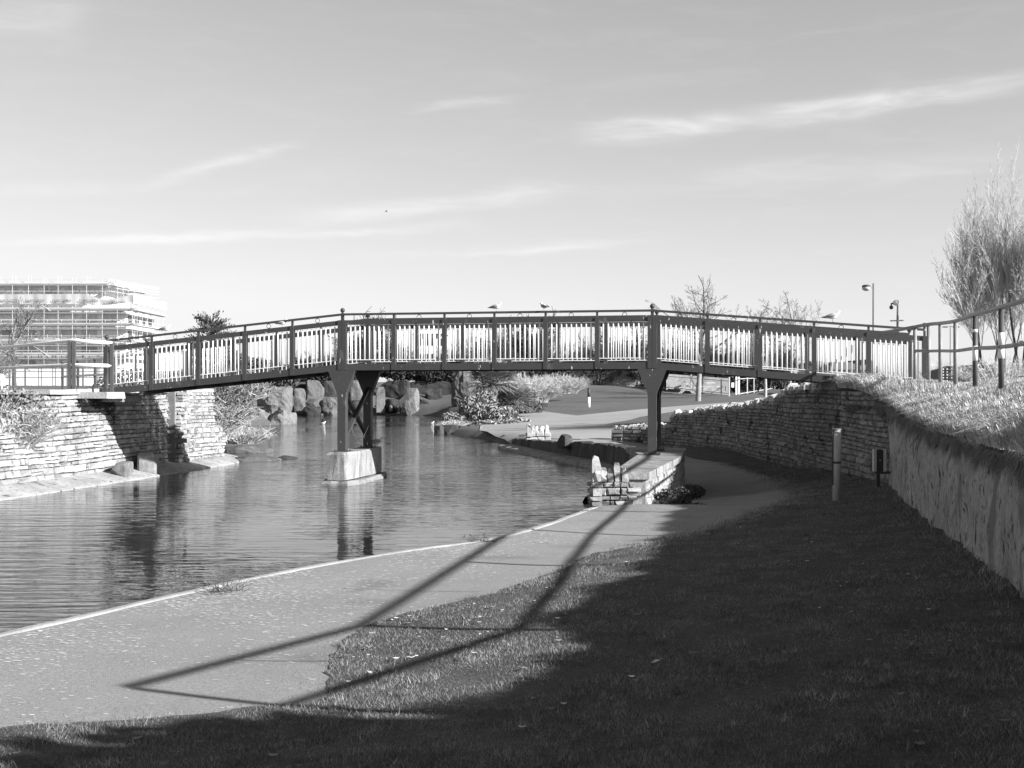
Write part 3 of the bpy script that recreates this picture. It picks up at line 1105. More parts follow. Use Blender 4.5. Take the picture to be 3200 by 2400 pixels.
# pale footpath in the park beyond the bridge
PP = [(.35, 45.5), (5.6, 45.5), (5.5, 50), (4.3, 56), (6.5, 62), (10, 67), (15, 72), (22, 76), (22, 80), (14, 76), (8, 70), (3.5, 66), (1.5, 72), (.2, 82), (-1.2, 82), (-.6, 70), (-1.6, 62), (-1.5, 56), (-.3, 50)]
struct(sheet('park_path', PP, parkland, 0.9, 'turf_pale', dz=.02))

# ================================================================== stone walls
# --- left bank: abutment wall with stepped wing, toe, buttress
e = thing('stone_wall', 'tall sunlit limestone retaining wall on the left bank carrying the bridge end', 'wall', (-10, 30, 0))
f, c_, cp = MB(), MB(), MB()
top = lerp_fn([(0, -1.55), (5.2, -1.5), (7.3, -1.42), (7.35, -.98), (8.6, -.86), (10.1, -.70), (10.15, -.10), (14, -.08), (30, -.08)])
bot = lambda s: EYE - 2.05
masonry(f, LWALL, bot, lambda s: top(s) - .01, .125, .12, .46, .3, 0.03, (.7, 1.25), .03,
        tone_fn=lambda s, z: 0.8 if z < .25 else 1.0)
core(c_, LWALL, lambda s: EYE - 2.5, lambda s: top(s) - .03, -.06, -.6, .03, EYE - 2.05)
coping(cp, LWALL, lambda s: top(s) - .02, .26, .4, .3, s0=0, s1=10.05, off=-.22, batter=.03, zref=EYE - 2.05, wmin=.11, wmax=.22)
# flat coping slabs on the tall part
acc = poly_len(LWALL)
s = 10.25
while s < acc[-1] - .2:
    L = R.uniform(.45, .8)
    p, d = along(LWALL, acc, s + L / 2)
    n_ = (d[1], -d[0])
    cp.box((p[0] - n_[0] * .26, p[1] - n_[1] * .26, top(s) + .03), (L - .02, .62, .11), math.atan2(d[1], d[0]), R.uniform(.9, 1.25), .012)
    s += L
cp.box((-9.82, 28.72, EYE - .15), (1.0, .9, .15), -.16, 1.1, .012)
cp.box((-9.72, 29.7, EYE - .24), (.95, 1.0, .14), -.16, .8, .012)
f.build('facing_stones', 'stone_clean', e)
c_.build('wall_core', 'mortar', e)
cp.build('coping_stones', 'stone_clean', e)

e = thing('stone_buttress', 'square limestone buttress behind the bridge on the left bank', 'buttress', (-8.9, 33.9, 0))
f, c_ = MB(), MB()
BL = [(-9.9, 33.2), (-9.12, 33.3), (-9.02, 33.95), (-9.8, 34.05)]
masonry(f, BL, bot, lambda s: EYE - .05, .125, .12, .34, .2, .02, (.6, 1.1), .03)
core(c_, [(-9.3, 33.25), (-9.2, 34.0)], lambda s: EYE - 2.5, lambda s: EYE - .08, .08, -.5, .0, 0)
f.build('facing_stones', 'stone_clean', e)
c_.build('wall_core', 'mortar', e)

e = thing('stone_wall', 'lower limestone wall past the buttress with a squared corner end', 'wall', (-8.5, 37, 0))
f, c_ = MB(), MB()
BL = [(-9.2, 34.2), (-8.72, 36.6), (-10.6, 37.3)]
masonry(f, BL, bot, lerp_fn([(0, -.05), (1.0, -.05), (1.05, -.05), (1.9, -.1), (1.95, -1.05), (2.5, -1.1), (5, -1.1)]), .125, .12, .36, .25, .02, (.7, 1.2), .03)
core(c_, BL, lambda s: EYE - 2.5, lerp_fn([(0, -.1), (1.9, -.12), (1.95, -1.08), (5, -1.12)]), -.05, -.6, .0, 0, step=.15)
f.build('facing_stones', 'stone_clean', e)
c_.build('wall_core', 'mortar', e)

# rear terrace wall behind the shrub
e = thing('stone_wall', 'upper terrace wall with upright coping stones behind the left shrub', 'wall', (-11.2, 27.5, 1))
f, c_, cp = MB(), MB(), MB()
BL = [(-15.5, 24.2), (-12.6, 26.6), (-10.75, 28.1)]
t2 = lerp_fn([(0, -.2), (3.9, -.02), (6, .0)])
masonry(f, BL, lambda s: EYE - 1.9, t2, .13, .2, .5, .25, .0, (.55, 1.15), .03)
core(c_, BL, lambda s: EYE - 2.5, lambda s: t2(s) - .04, -.06, -.5)
coping(cp, BL, t2, .22, .4, .28, s0=.5, s1=5.3, off=-.2)
f.build('facing_stones', 'stone', e)
c_.build('wall_core', 'mortar', e)
cp.build('coping_stones', 'stone_clean', e)

# toe along the water, left
mb = MB()
tl = densify([(-11.7, 17), (-9.95, 24.6), (-8.72, 31.6), (-8.15, 36.2), (-8.6, 38.6)], .3, False)
tl = [(x + R.uniform(-.04, .04), y, EYE - 2.2 + R.uniform(-.008, .008)) for x, y in tl]
sweep(mb, tl, [(-1.3, .24), (-.95, .22), (-.62, .17), (-.33, .11), (-.1, .055), (0.0, .02), (.03, -.05), (.03, -.4)], 1.0, False)
tag(mb.build('concrete_toe', 'toe'), 'sloping pale concrete ledge between the left stone wall and the water', 'ledge')

mb = MB()
rock_mesh(mb, (-9.28, 31.15, .30), (.5, 1.15, .62), 5, .16, 9, .06, 6, 1.9, 3)
tag(mb.build('stone_block', 'rock'), 'squat worn stone block on the ledge under the left bridge end', 'block')
mb = MB()
rock_mesh(mb, (-9.5, 29.6, .20), (.42, .85, .44), 9, .1, 9, .06, 6, 1.7, 3)
tag(mb.build('stone_block', 'rock'), 'smaller rough stone block on the ledge left of the bridge shadow', 'block')

for k, (x, y, z, sx, sy, sz, sd, lb) in enumerate([
        (-7.9, 37.6, -.02, 1.3, 1.4, .3, 21, 'flat tilted rock slab at the waterline beyond the left buttress'),
        (-7.1, 38.4, -.03, 1.1, .7, .24, 22, 'low dark wet rock at the tip of the left spit'),
        (-9.3, 42.5, .02, 1.6, 1.8, .4, 23, 'grassy flat rock ledge behind the left spit')]):
    mb = MB()
    rock_mesh(mb, (x, y, z), (sx, sy, sz), sd, R.uniform(0, 3), 3, .16, 6, 1.0, 4, 1.6)
    tag(mb.build('flat_rock', 'rock' if k != 1 else 'rock_dark'), lb, 'rock')

# --- right bank: shaded stone wall under the bridge end
e = thing('stone_wall', 'long shaded dry-stone wall with jagged coping under the right bridge end', 'wall', (7, 33, 0))
f, c_, cp = MB(), MB(), MB()
acc = poly_len(SWALL)
T = acc[-1]


def s_of_y(y):
    best = min(range(200), key=lambda i: abs(along(SWALL, acc, T * i / 199)[0][1] - y))
    return T * best / 199


top = lerp_fn([(0, -1.5), (1.7, -1.42), (2.3, -1.38), (2.6, -.95), (3.6, -.9), (s_of_y(42), -.80), (s_of_y(36), -.52), (s_of_y(33), -.28), (s_of_y(31.5), -.05), (s_of_y(27.6), .02), (s_of_y(24.5), -.05), (T, -.42)])
bot = lambda s: EYE - 2.5
masonry(f, SWALL, lambda s: EYE - 2.4, top, .115, .15, .46, .28, .0, (.72, 1.2), .022)
core(c_, SWALL, bot, lambda s: top(s) - .04, -.06, -.55)
coping(cp, SWALL, top, .12, .24, .34, s0=.1, s1=s_of_y(26.5), off=-.18, wmin=.1, wmax=.24)
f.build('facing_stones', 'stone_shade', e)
c_.build('wall_core', 'mortar', e)
cp.build('coping_stones', 'stone', e)

# concrete retaining wall
e = thing('retaining_wall', 'stained concrete retaining wall in shade below the right grass bank', 'wall', (4.6, 12.6, 1))
mb = MB()
line = densify(CWALL, .1, False)
pts = [(x, y, 0) for x, y in line]
zt = [EYE - .56 + .20 * max(0, (y - 15) / 7.4) + .035 * math.sin(y * 2.1) + .07 * noise.noise(Vector((x * 2, y * 2, 0))) + .04 * noise.noise(Vector((x * 7, y * 7, 0))) for x, y in line]
vs = []
for i, (x, y, _) in enumerate(pts):
    a, b = pts[max(i - 1, 0)], pts[min(i + 1, len(pts) - 1)]
    dx_, dy_ = b[0] - a[0], b[1] - a[1]
    q = math.hypot(dx_, dy_)
    n_ = (-dy_ / q, dx_ / q)
    for h in range(17):
        zz = EYE - 2.2 + (zt[i] - EYE + 2.2) * h / 16
        o = .06 * noise.noise(Vector((x * 1.1, y * 1.1, zz * 1.3))) + .03 * noise.noise(Vector((x * 4, y * 4, zz * 3))) + .012 * noise.noise(Vector((x * 13, y * 13, zz * 9)))
        o -= .05 * max(0, h - 15) + .02 * max(0, h - 13)
        vs.append((x + n_[0] * o, y + n_[1] * o, zz))
    vs.append((x - n_[0] * .3, y - n_[1] * .3, zt[i]))
fs = []
for i in range(len(pts) - 1):
    for h in range(17):
        fs.append((i * 18 + h, i * 18 + h + 1, (i + 1) * 18 + h + 1, (i + 1) * 18 + h))
mb.add(vs, fs, 1.0, False)
mb.build('wall_face', 'concrete_wall', e)

# pier wall (block) with the stub of stone wall
mb = MB()
P4 = [(2.02, 21.5), (2.36, 21.5), (3.0, 24.0), (3.62, 26.5), (4.28, 30.2), (2.95, 30.6), (2.92, 27.4), (2.12, 23.1)]
mb.prism(P4, EYE - 2.6, EYE - 1.60, .9)
P5 = [(1.98, 21.44), (2.42, 21.44), (3.06, 24.0), (3.68, 26.48), (4.34, 30.25), (2.88, 30.66), (2.85, 27.4), (2.06, 23.1)]
mb.prism(P5, EYE - 1.598, EYE - 1.47, 1.05)
e = thing('pier_wall', 'concrete-topped wedge wall beside the path carrying the right bridge pier', 'wall', (3, 26, 0))
o = mb.build('wall_body', 'concrete_rough', e)
f = MB()
masonry(f, [(4.26, 30.1), (3.62, 26.5), (2.42, 21.62)], lambda s: EYE - 2.45, lambda s: EYE - 1.62, .2, .2, .5, .2, 0, (.85, 1.25), .03)
# stones face the path: mirrored side
f2 = MB()
masonry(f2, [(2.39, 21.6), (3.61, 26.5), (4.25, 30.1)], lambda s: EYE - 2.45, lambda s: EYE - 1.62, .2, .2, .5, .06, 0, (.85, 1.25), .03)
f2.build('facing_stones', 'stone_clean', e)

e = thing('stone_wall', 'short wall stub with jagged upright stones at the edge of the path and water', 'wall', (1.7, 21.2, 0))
f, c_, cp = MB(), MB(), MB()
SL = [(1.40, 21.45), (1.40, 21.02), (2.04, 21.05), (2.05, 21.44)]
SL = [(1.38, 21.5), (1.39, 21.05), (2.03, 21.05), (2.03, 21.5)]
masonry(f, SL, lambda s: EYE - 2.12, lambda s: EYE - 1.60, .105, .1, .27, .16, 0, (.55, 1.0), .04)
c_.prism([(1.46, 21.1), (1.97, 21.1), (1.97, 21.5), (1.46, 21.5)], EYE - 2.4, EYE - 1.63)
coping(cp, [(1.40, 21.05), (2.04, 21.05)], lambda s: EYE - 1.58, .2, .3, .34, off=-.2, wmin=.1, wmax=.17)
coping(cp, [(1.39, 21.05), (1.56, 21.05)], lambda s: EYE - 1.58, .42, .43, .3, off=-.2, wmin=.16, wmax=.17)
f.build('facing_stones', 'stone', e)
c_.build('wall_core', 'mortar', e)
cp.build('upright_stones', 'stone', e)

# dark pond wall beyond the pier, its toe, and the far stub
e = thing('pond_wall', 'wall coloured dark for shade, holding the path above the pond behind the pier', 'wall', (2, 37, 0))
f, cp = MB(), MB()
PL = [(.0, 45.3), (.45, 43.2), (1.75, 37.6), (2.72, 33.8), (2.95, 30.5)]
acc = poly_len(PL)
tp = lerp_fn([(0, -1.85), (2.2, -1.82), (7.7, -1.68), (7.8, -1.68), (8.5, -1.62), (12, -1.56), (16, -1.52)])
n = 60
vs = []
for i in range(n + 1):
    p, d = along(PL, acc, acc[-1] * i / n)
    q = (-d[1], d[0])
    q = (d[1], -d[0])
    z = tp(acc[-1] * i / n) + R.uniform(-.03, .03)
    o1, o2 = R.uniform(-.03, .03), R.uniform(-.03, .03)
    vs += [(p[0] + q[0] * (.1 + o1), p[1] + q[1] * (.1 + o1), EYE - 2.6), (p[0] + q[0] * (.02 + o2), p[1] + q[1] * (.02 + o2), EYE - 2.0), (p[0] + q[0] * (.0 + o1), p[1] + q[1] * (.0 + o1), z), (p[0] - q[0] * .38, p[1] - q[1] * .38, z + .01), (p[0] - q[0] * .4, p[1] - q[1] * .4, EYE - 2.6)]
fs = []
for i in range(n):
    for k in range(4):
        fs.append((i * 5 + k, (i + 1) * 5 + k, (i + 1) * 5 + k + 1, i * 5 + k + 1))
f.add(vs, fs, 1.0)
f.build('wall_body', 'shade_conc', e)
rock_mesh(cp, (1.62, 37.6, EYE - 1.62), (.42, .7, .42), 31, .2, 5, .12, 5)
cp.build('loose_block', 'shade_conc', e)
mb = MB()
tl = [(x + R.uniform(-.03, .03), y, EYE - 2.2) for x, y in densify([(-.25, 45.3), (.15, 43.2), (1.45, 37.6), (2.4, 33.8), (2.62, 30.4), (2.2, 27), (1.7, 23.5)], .4, False)]
sweep(mb, tl, [(.34, -.4), (.31, .02), (.27, .10), (.15, .13), (-.1, .15), (-.25, .15)][::1], 1.0)
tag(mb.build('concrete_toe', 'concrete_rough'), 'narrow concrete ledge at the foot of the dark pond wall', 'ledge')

e = thing('stone_wall', 'far wall stub with five upright stones on the pale path', 'wall', (.9, 43.6, 0))
f, c_, cp = MB(), MB(), MB()
SL = [(.52, 44.0), (.53, 43.4), (1.25, 43.4), (1.25, 44.0)]
masonry(f, SL, lambda s: EYE - 2.0, lambda s: EYE - 1.60, .14, .18, .36, .2, 0, (.9, 1.2), .02)
c_.prism([(.6, 43.46), (1.18, 43.46), (1.18, 44), (.6, 44)], EYE - 2.4, EYE - 1.64)
coping(cp, [(.52, 43.4), (1.26, 43.4)], lambda s: EYE - 1.60, .26, .38, .36, off=-.22, wmin=.12, wmax=.17)
f.build('facing_stones', 'stone', e)
c_.build('wall_core', 'mortar', e)
cp.build('upright_stones', 'stone', e)

# far white stone wall on the lawn crest
e = thing('stone_wall', 'bright far stone wall on the lawn crest seen under the bridge', 'wall', (8.6, 112, 2.5))
f, c_ = MB(), MB()
FL = [(4.4, 113.0), (12.6, 111.5), (15.5, 113)]
masonry(f, FL, lambda s: EYE + .1, lerp_fn([(0, 1.7), (5, 1.8), (8, 1.6), (11, .9)]), .24, .35, .9, .3, 0, (.85, 1.25), .04)
core(c_, FL, lambda s: EYE - .3, lerp_fn([(0, 1.65), (5, 1.75), (8, 1.55), (11, .85)]), -.03, -.5)
f.build('facing_stones', 'stone_clean', e)
c_.build('wall_core', 'stone', e)

# ================================================================== footbridge
X0, Y0 = -9.735, 29.2
DX, DY = 1.161, -0.19625
obs = [333, 475, 621, 766, 914, 1070.7, 1231, 1389, 1545, 1705, 1866, 2038.4, 2210, 2375, 2544, 2714, 2889]


def tsolve(sx):
    k = (sx - 1600) / 3800.0
    return (k * Y0 - X0) / (DX - k * DY)


TN = [tsolve(s) for s in obs]
BD = Vector((DX, DY, 0)).normalized()
BN = Vector((-BD.y, BD.x, 0))
BW = 2.08


def zbot(i):
    if i <= 5:
        r = -.145 + (.43 + .145) * (TN[i] - TN[0]) / (TN[5] - TN[0])
    elif i <= 11:
        r = .43 + .015 * (i - 5) / 6
    else:
        r = .445 + (-.03 - .445) * (TN[i] - TN[11]) / (TN[16] - TN[11])
    return EYE + r


def node(i, side, h):
    return Vector((X0 + DX * TN[i], Y0 + DY * TN[i], zbot(i) + h)) + BN * (BW * side)


bridge = thing('footbridge', 'dark painted footbridge with white balusters crossing the pond', 'bridge', (-.5, 28.6, 0))
SPANS = [(0, 5), (5, 11), (11, 16)]
for side in (0, 1):
    for (a, b) in SPANS:
        mb = MB()
        mb.bar(node(a, side, .073), node(b, side, .073), .10, .15)
        mb.build('fascia_beam', 'paint', bridge)
        mb = MB()
        mb.bar(node(a, side, 1.107), node(b, side, 1.107), .085, .105)
        mb.build('top_beam', 'paint', bridge)
        mb = MB()
        mb.bar(node(a, side, 1.297), node(b, side, 1.297), .075, .048)
        mb.build('handrail', 'paint', bridge)
    for i in range(17):
        big = i in (5, 11)
        w = .20 if big else .095
        mb = MB()
        if big:
            for sg in (-1, 1):
                mb.bar(node(i, side, .01) + BD * (sg * .052), node(i, side, 1.16) + BD * (sg * .052), .098, .13, up=BN)
        else:
            mb.bar(node(i, side, .004), node(i, side, 1.158), w, .125, up=BN)
        mb.bar(node(i, side, 1.158), node(i, side, 1.275), .045 if not big else .07, .05, up=BN)
        p = mb.build('post', 'paint', bridge)
        if i in (0, 5, 11, 16):
            mb = MB()
            c = node(i, side, 1.318)
            mb.tube([c, c + Vector((0, 0, .03))], [.035, .022], 10)
            mb.ball(c + Vector((0, 0, .075)), .054, 14, 10)
            mb.build('finial', 'paint_plain', p)
    for i in range(16):
        a, b = node(i, side, 0), node(i + 1, side, 0)
        L = (b - a).length
        m = .05 if i not in (5, 11) else .105
        m2 = .05 if i + 1 not in (5, 11) else .105
        mb = MB()
        nb = 9
        for k in range(nb):
            t = (m + (L - m - m2) * (k + .75) / (nb + .5)) / L
            p = a.lerp(b, t)
            mb.tube([p + Vector((0, 0, .243)), p + Vector((0, 0, 1.015)), p + Vector((0, 0, 1.04))], [.0165, .0165, .008], 6, R.uniform(.9, 1.1))
        mb.bar(a.lerp(b, m / L) + Vector((0, 0, .243)), a.lerp(b, 1 - m2 / L) + Vector((0, 0, .243)), .03, .016)
        mb.build('baluster_panel', 'white', bridge)
        mb = MB()
        c = a.lerp(b, .5) + Vector((0, 0, 1.216))
        mb.torus(c, .05, .0065, BN)
        mb.build('ring', 'paint_plain', bridge)
for (a, b) in SPANS:
    mb = MB()
    p, q = node(a, 0, .08) + BN * .06, node(b, 0, .08) + BN * .06
    w = BN * (BW - .12)
    vs = [p, q, q + w, p + w] + [v + Vector((0, 0, .055)) for v in (p, q, q + w, p + w)]
    mb.add(vs, [(0, 3, 2, 1), (4, 5, 6, 7), (0, 1, 5, 4), (1, 2, 6, 5), (2, 3, 7, 6), (3, 0, 4, 7)])
    nj = int((q - p).length / .6)
    for k in range(1, nj):
        c = p.lerp(q, k / nj) + Vector((0, 0, -.035))
        mb.bar(c, c + w, .06, .065)
    mb.build('deck', 'wood_dark', bridge)
LEG_BASE = EYE - 1.46
for i in (5, 11):
    for side in (0, 1):
        mb = MB()
        c = node(i, side, 0)
        zt_ = zbot(i) - .004
        zb_ = LEG_BASE

        def sec(w, z, th=.10):
            return [c + BD * (sx * w / 2) + BN * (sy * th) + Vector((0, 0, z - c.z)) for sx, sy in ((-1, -1), (1, -1), (1, 1), (-1, 1))]
        S = [sec(.19, zb_), sec(.19, zt_ - .62), sec(.22, zt_ - .52), sec(.62, zt_ - .03), sec(.64, zt_)]
        vs = [v for s_ in S for v in s_]
        fs = [(3, 2, 1, 0), (16, 17, 18, 19)]
        for r in range(4):
            for k in range(4):
                fs.append((r * 4 + k, r * 4 + (k + 1) % 4, (r + 1) * 4 + (k + 1) % 4, (r + 1) * 4 + k))
        mb.add(vs, fs)
        leg = mb.build('leg', 'paint', bridge)
        mb = MB()
        mb.box((c.x, c.y, zb_ + .012), (.36, .34, .024), math.atan2(BD.y, BD.x))
        for sx in (-1, 1):
            for sy in (-1, 1):
                q = c + BD * (sx * .14) + BN * (sy * .13)
                mb.tube([(q.x, q.y, zb_ + .02), (q.x, q.y, zb_ + .06)], .014, 6)
        mb.build('base_plate', 'paint_plain', leg)
    n0, n1 = node(i, 0, 0) + BN * .1, node(i, 1, 0) - BN * .1
    zt_ = zbot(i)
    for (z0, z1, of) in ((zt_ - .42, LEG_BASE + .35, -.018), (LEG_BASE + .35, zt_ - .42, .018)):
        mb = MB()
        mb.bar((n0.x + BD.x * of * 2, n0.y + BD.y * of * 2, z0), (n1.x + BD.x * of * 2, n1.y + BD.y * of * 2, z1), .07, .09, up=BD)
        mb.build('cross_brace', 'paint_plain', bridge)

# pier block in the pond
mb = MB()
c5 = node(5, 0, 0)
rot = math.atan2(BN.y, BN.x)
mid = c5 + BN * (BW / 2)
for (L, w, z0, z1, tp_) in ((3.15, .62, LEG_BASE - .62, LEG_BASE, .02), (3.3, .95, -.6, .10, .06)):
    bm_pts = []
    for (lx, wy, z) in ((1, 1, z0), (1, 1, z1 - .05), (1 - .03, 1 - .1, z1)):
        ring = []
        for k in range(16):
            a = 2 * math.pi * (k + .5) / 16
            ex = 9.0
            cx_, sy_ = math.cos(a), math.sin(a)
            q = (abs(cx_) ** ex + abs(sy_) ** ex) ** (-1 / ex)
            ring.append(mid + BN * (q * cx_ * L / 2 * lx + R.uniform(-.015, .015)) + BD * (q * sy_ * w / 2 * wy + R.uniform(-.015, .015)) + Vector((0, 0, z - mid.z + R.uniform(-.012, .012))))
        bm_pts.append(ring)
    vs = [v for r in bm_pts for v in r]
    fs = [tuple(range(32, 48))]
    for r in range(2):
        for k in range(16):
            fs.append((r * 16 + k, (r + 1) * 16 + k, (r + 1) * 16 + (k + 1) % 16, r * 16 + (k + 1) % 16))
    fs = [f[::-1] for f in fs]
    mb.add(vs, fs, 1.0 if w < .8 else .85)
tag(mb.build('pier_block', 'concrete_rough'), 'pale concrete block in the water under the left bridge legs', 'pier')

# ================================================================== railings at the bridge ends
e = thing('railing', 'grey two-bar tube railing curving along the right grass bank', 'railing', (7.1, 18.7, EYE))
GZ = [.22, .2, .18, .12, .08, 0, 0, 0, 0, 0]
top = [(x, y, EYE + g + 1.13) for (x, y), g in zip(RAIL_POSTS, GZ)]
top[0] = (8.35, 25.7, EYE + 1.28)
midr = [(x, y, EYE + g + .58) for (x, y), g in zip(RAIL_POSTS, GZ)]
tl = smooth_line([(7.9, 26.0, EYE + 1.2)] + top[:7], 8) + top[7:]
mb = MB()
mb.tube(tl, .036, 12)
mb.build('top_rail', 'rail_grey', e)
mb = MB()
mb.tube(smooth_line(midr[:7], 8) + midr[7:], .030, 12)
mb.build('middle_rail', 'rail_grey', e)
for i, ((x, y), g) in enumerate(zip(RAIL_POSTS, GZ)):
    mb = MB()
    mb.tube([(x, y, EYE + g - .25), (x, y, EYE + g + 1.11)], .040 if i != 9 else .034, 12)
    p = mb.build('post', 'rail_grey' if i not in (4, 5) else 'post_dark', e)
    if i in (4, 5):
        for (za, zb2) in ((.38, .62),) if i == 4 else ((.42, .56), (.60, .78)):
            mb = MB()
            mb.tube([(x, y, EYE + g + za), (x, y, EYE + g + zb2)], .0425, 12)
            mb.build('reflective_band', 'white', p)
        if i == 4:
            mb = MB()
            mb.tube([(x, y, EYE + g + .84), (x, y, EYE + g + .89)], .0425, 12)
            mb.build('reflective_band', 'white', p)

e = thing('railing', 'pale two-bar railing on dark posts at the left bridge end', 'railing', (-10.15, 27.9, EYE))
pE = Vector((-9.1, 27.6, 0))
pA = at(225 * .6913, 700, 27.6)
cor = Vector((-10.38, 28.65, 0))
end = Vector((-9.42, 28.62, 0))
fr = Vector((-14.6, 34.5, 0))
fr2 = Vector((-19, 40.5, 0))
for (h, nm) in ((1.14, 'top_rail'), (.565, 'middle_rail')):
    mb = MB()
    hz = h - .06 if nm == 'top_rail' else h - .02
    mb.tube([end + Vector((0, 0, EYE + hz)), cor + Vector((0, 0, EYE + h)), fr + Vector((0, 0, EYE + h + .02)), fr2 + Vector((0, 0, EYE + h + .02))], .042, 10, cap=True)
    mb.build(nm, 'rail_white', e)
for (p, off) in ((cor, -.045), (cor, .06), (end, 0), (fr, 0), (fr2, 0)):
    mb = MB()
    q = p + Vector((off, 0, 0))
    mb.bar((q.x, q.y, EYE - .09), (q.x, q.y, EYE + 1.12 - (.05 if p is end else 0)), .075, .075)
    mb.build('post', 'post_dark', e)

e = thing('railing', 'pale railing on the far side of the left path seen through the balusters', 'railing', (-9.3, 34.2, EYE))
a, b = Vector((-9.15, 34.0, 0)), Vector((-17.3, 46.8, 0))
for (h, nm) in ((1.09, 'top_rail'), (.52, 'middle_rail')):
    mb = MB()
    mb.tube([a + Vector((0, 0, EYE + h)), b + Vector((0, 0, EYE + h - .05))], .042, 8)
    mb.build(nm, 'rail_white', e)
for k in range(7):
    q = a.lerp(b, k / 6)
    mb = MB()
    mb.bar((q.x, q.y, EYE - .3), (q.x, q.y, EYE + 1.06), .08, .08)
    mb.build('post', 'post_dark', e)

# ================================================================== grass and small ground litter
rs = np.random.RandomState(3)
GPOLY = GEDGE[::-1] + [(5.4, 45.1), (6.6, 43.2), (7.0, 38), (7.1, 33), (7.0, 28), (6.95, 25)] + [(p[0] - .02, p[1]) for p in CWALL[::-1]] + [(2, -3), (-8, -3)]


def scatter(poly, n, ymin, ymax, power=1.0, margin=0.0, xm=.5, seed=0):
    """points inside the polygon and roughly inside the view, denser near the camera"""
    rs = np.random.RandomState(seed)
    u = rs.uniform(0, 1, n * 2)
    y = ymin * (ymax / ymin) ** (u ** power)
    x = rs.uniform(-1, 1, n * 2) * (xm * y + 1.0)
    ok = in_poly(x, y, poly)
    return x[ok][:n], y[ok][:n]


x, y = scatter(GPOLY, 520000, 4.2, 30, 1.0, seed=4)
cl = (np.sin(x * 3.1 + 1.3 * np.sin(y * 2.3)) + np.sin(y * 3.7 + 1.7 * np.sin(x * 2.9 + 1)) + np.sin(x * 7.1 - y * 6.3)) / 4
n = len(x)
h = rs.uniform(.010, .028, n) * (1 + .8 * cl) + (rs.uniform(0, 1, n) < .02) * .02
g1 = blades('grass', x, y, lowland(x, y) + EYE + .002, h, rs.uniform(.0016, .0034, n) * (.7 + y / 12), rs.uniform(.2, 1.0, n), 5, 'blade')
struct(g1, 'stuff')
cx_, cy_ = scatter(GPOLY, 420, 4.5, 22, 1.0, seed=21)
q = 70
x = np.repeat(cx_, q) + rs.normal(0, .045, len(cx_) * q)
y = np.repeat(cy_, q) + rs.normal(0, .045, len(cx_) * q)
ok = in_poly(x, y, GPOLY)
x, y = x[ok], y[ok]
n = len(x)
struct(blades('grass', x, y, lowland(x, y) + EYE, rs.uniform(.02, .065, n), rs.uniform(.003, .007, n), rs.uniform(.3, 1.1, n), 22, 'blade'), 'stuff')
# ragged fringe where turf meets the path
E = densify(GEDGE, .004, False)
E = [p for p in E if 3 < p[1] < 24]
spread_ = np.abs(np.array([noise.noise(Vector((p[0] * 1.5, p[1] * 1.5, 8))) for p in E])) * .28 + .03
x = np.array([p[0] for p in E]) + rs.normal(0, 1, len(E)) * spread_
y = np.array([p[1] for p in E]) + rs.normal(0, 1, len(E)) * spread_
n = len(x)
struct(blades('grass', x, y, lowland(x, y) + EYE - .003, rs.uniform(.008, .03, n), rs.uniform(.003, .006, n), rs.uniform(.3, 1.0, n), 6, 'blade'), 'stuff')

# bank: short turf and long pale grass hanging over the wall
x, y = scatter(EBANK, 260000, 7.5, 40, 1.0, xm=.46, seed=8)
k = x > .1 * y
x, y = x[k], y[k]
k = (x < 17)
x, y = x[k], y[k]
wx = np.interp(y, [p[1] for p in CWALL] + [25, 28, 33, 38, 43], [p[0] for p in CWALL] + [7.05, 7.08, 7.15, 6.95, 6.3])
dw = x - wx
cl = (np.sin(x * 1.9 + 1.3 * np.sin(y * 1.3)) + np.sin(y * 2.1 + 1.7 * np.sin(x * 1.7 + 1))) / 3
n = len(x)
h = rs.uniform(.015, .05, n) * (1 + .7 * cl) + np.clip(1.3 - dw, 0, 1.3) * .07 * rs.uniform(.2, 1, n)
UPok = ~in_poly(x, y, UP)
x, y, h, dw = x[UPok], y[UPok], h[UPok], dw[UPok]
n = len(x)
struct(blades('grass', x, y, highland(x, y) + EYE - .01, h, rs.uniform(.003, .0065, n) * (.6 + y / 26), rs.uniform(.2, .9, n), 9, 'blade_dry', curve=False), 'stuff')
# edge tussocks
m = 52000
t = rs.uniform(0, 1, m)
accw = poly_len(CWALL + [(7.05, 25), (7.1, 27.5)])
CL2 = CWALL + [(7.05, 25), (7.1, 27.5)]
ss = accw[-1] * (.42 + .58 * t)
ex = np.interp(ss, accw, [p[0] for p in CL2])
ey = np.interp(ss, accw, [p[1] for p in CL2])
d = np.abs(rs.normal(0, .33, m))
tuft = (np.sin(ey * 4.1) + np.sin(ey * 9.3 + 2) + np.sin(ey * 2.3 + 1)) / 4.5
keep = rs.uniform(-.7, .6, m) < tuft + .35
ex, ey, d, tuft = ex[keep], ey[keep], d[keep], tuft[keep]
m = len(ex)
x, y = ex + .06 + d, ey + rs.normal(0, .05, m)
h = rs.uniform(.08, .24, m) * (1 + .6 * tuft) * np.exp(-d * .5)
struct(blades('grass', x, y, highland(x, y) + EYE - .02, h, rs.uniform(.003, .007, m) * (.6 + y / 22), rs.uniform(.35, 1.15, m), 10, 'blade_dry', lean_dir=(-.7, -.15), curve=True), 'stuff')

# tall dry grass spilling round the corner where the bank meets the bridge end
m = 5200
x = 7.02 + np.abs(rs.normal(0, .32, m))
y = rs.uniform(22.3, 27.2, m)
struct(blades('grass', x, y, highland(x, y) + EYE - .03, rs.uniform(.12, .42, m), rs.uniform(.005, .011, m), rs.uniform(.35, 1.15, m), 41, 'blade_dry', lean_dir=(-.7, -.3), curve=True), 'stuff')

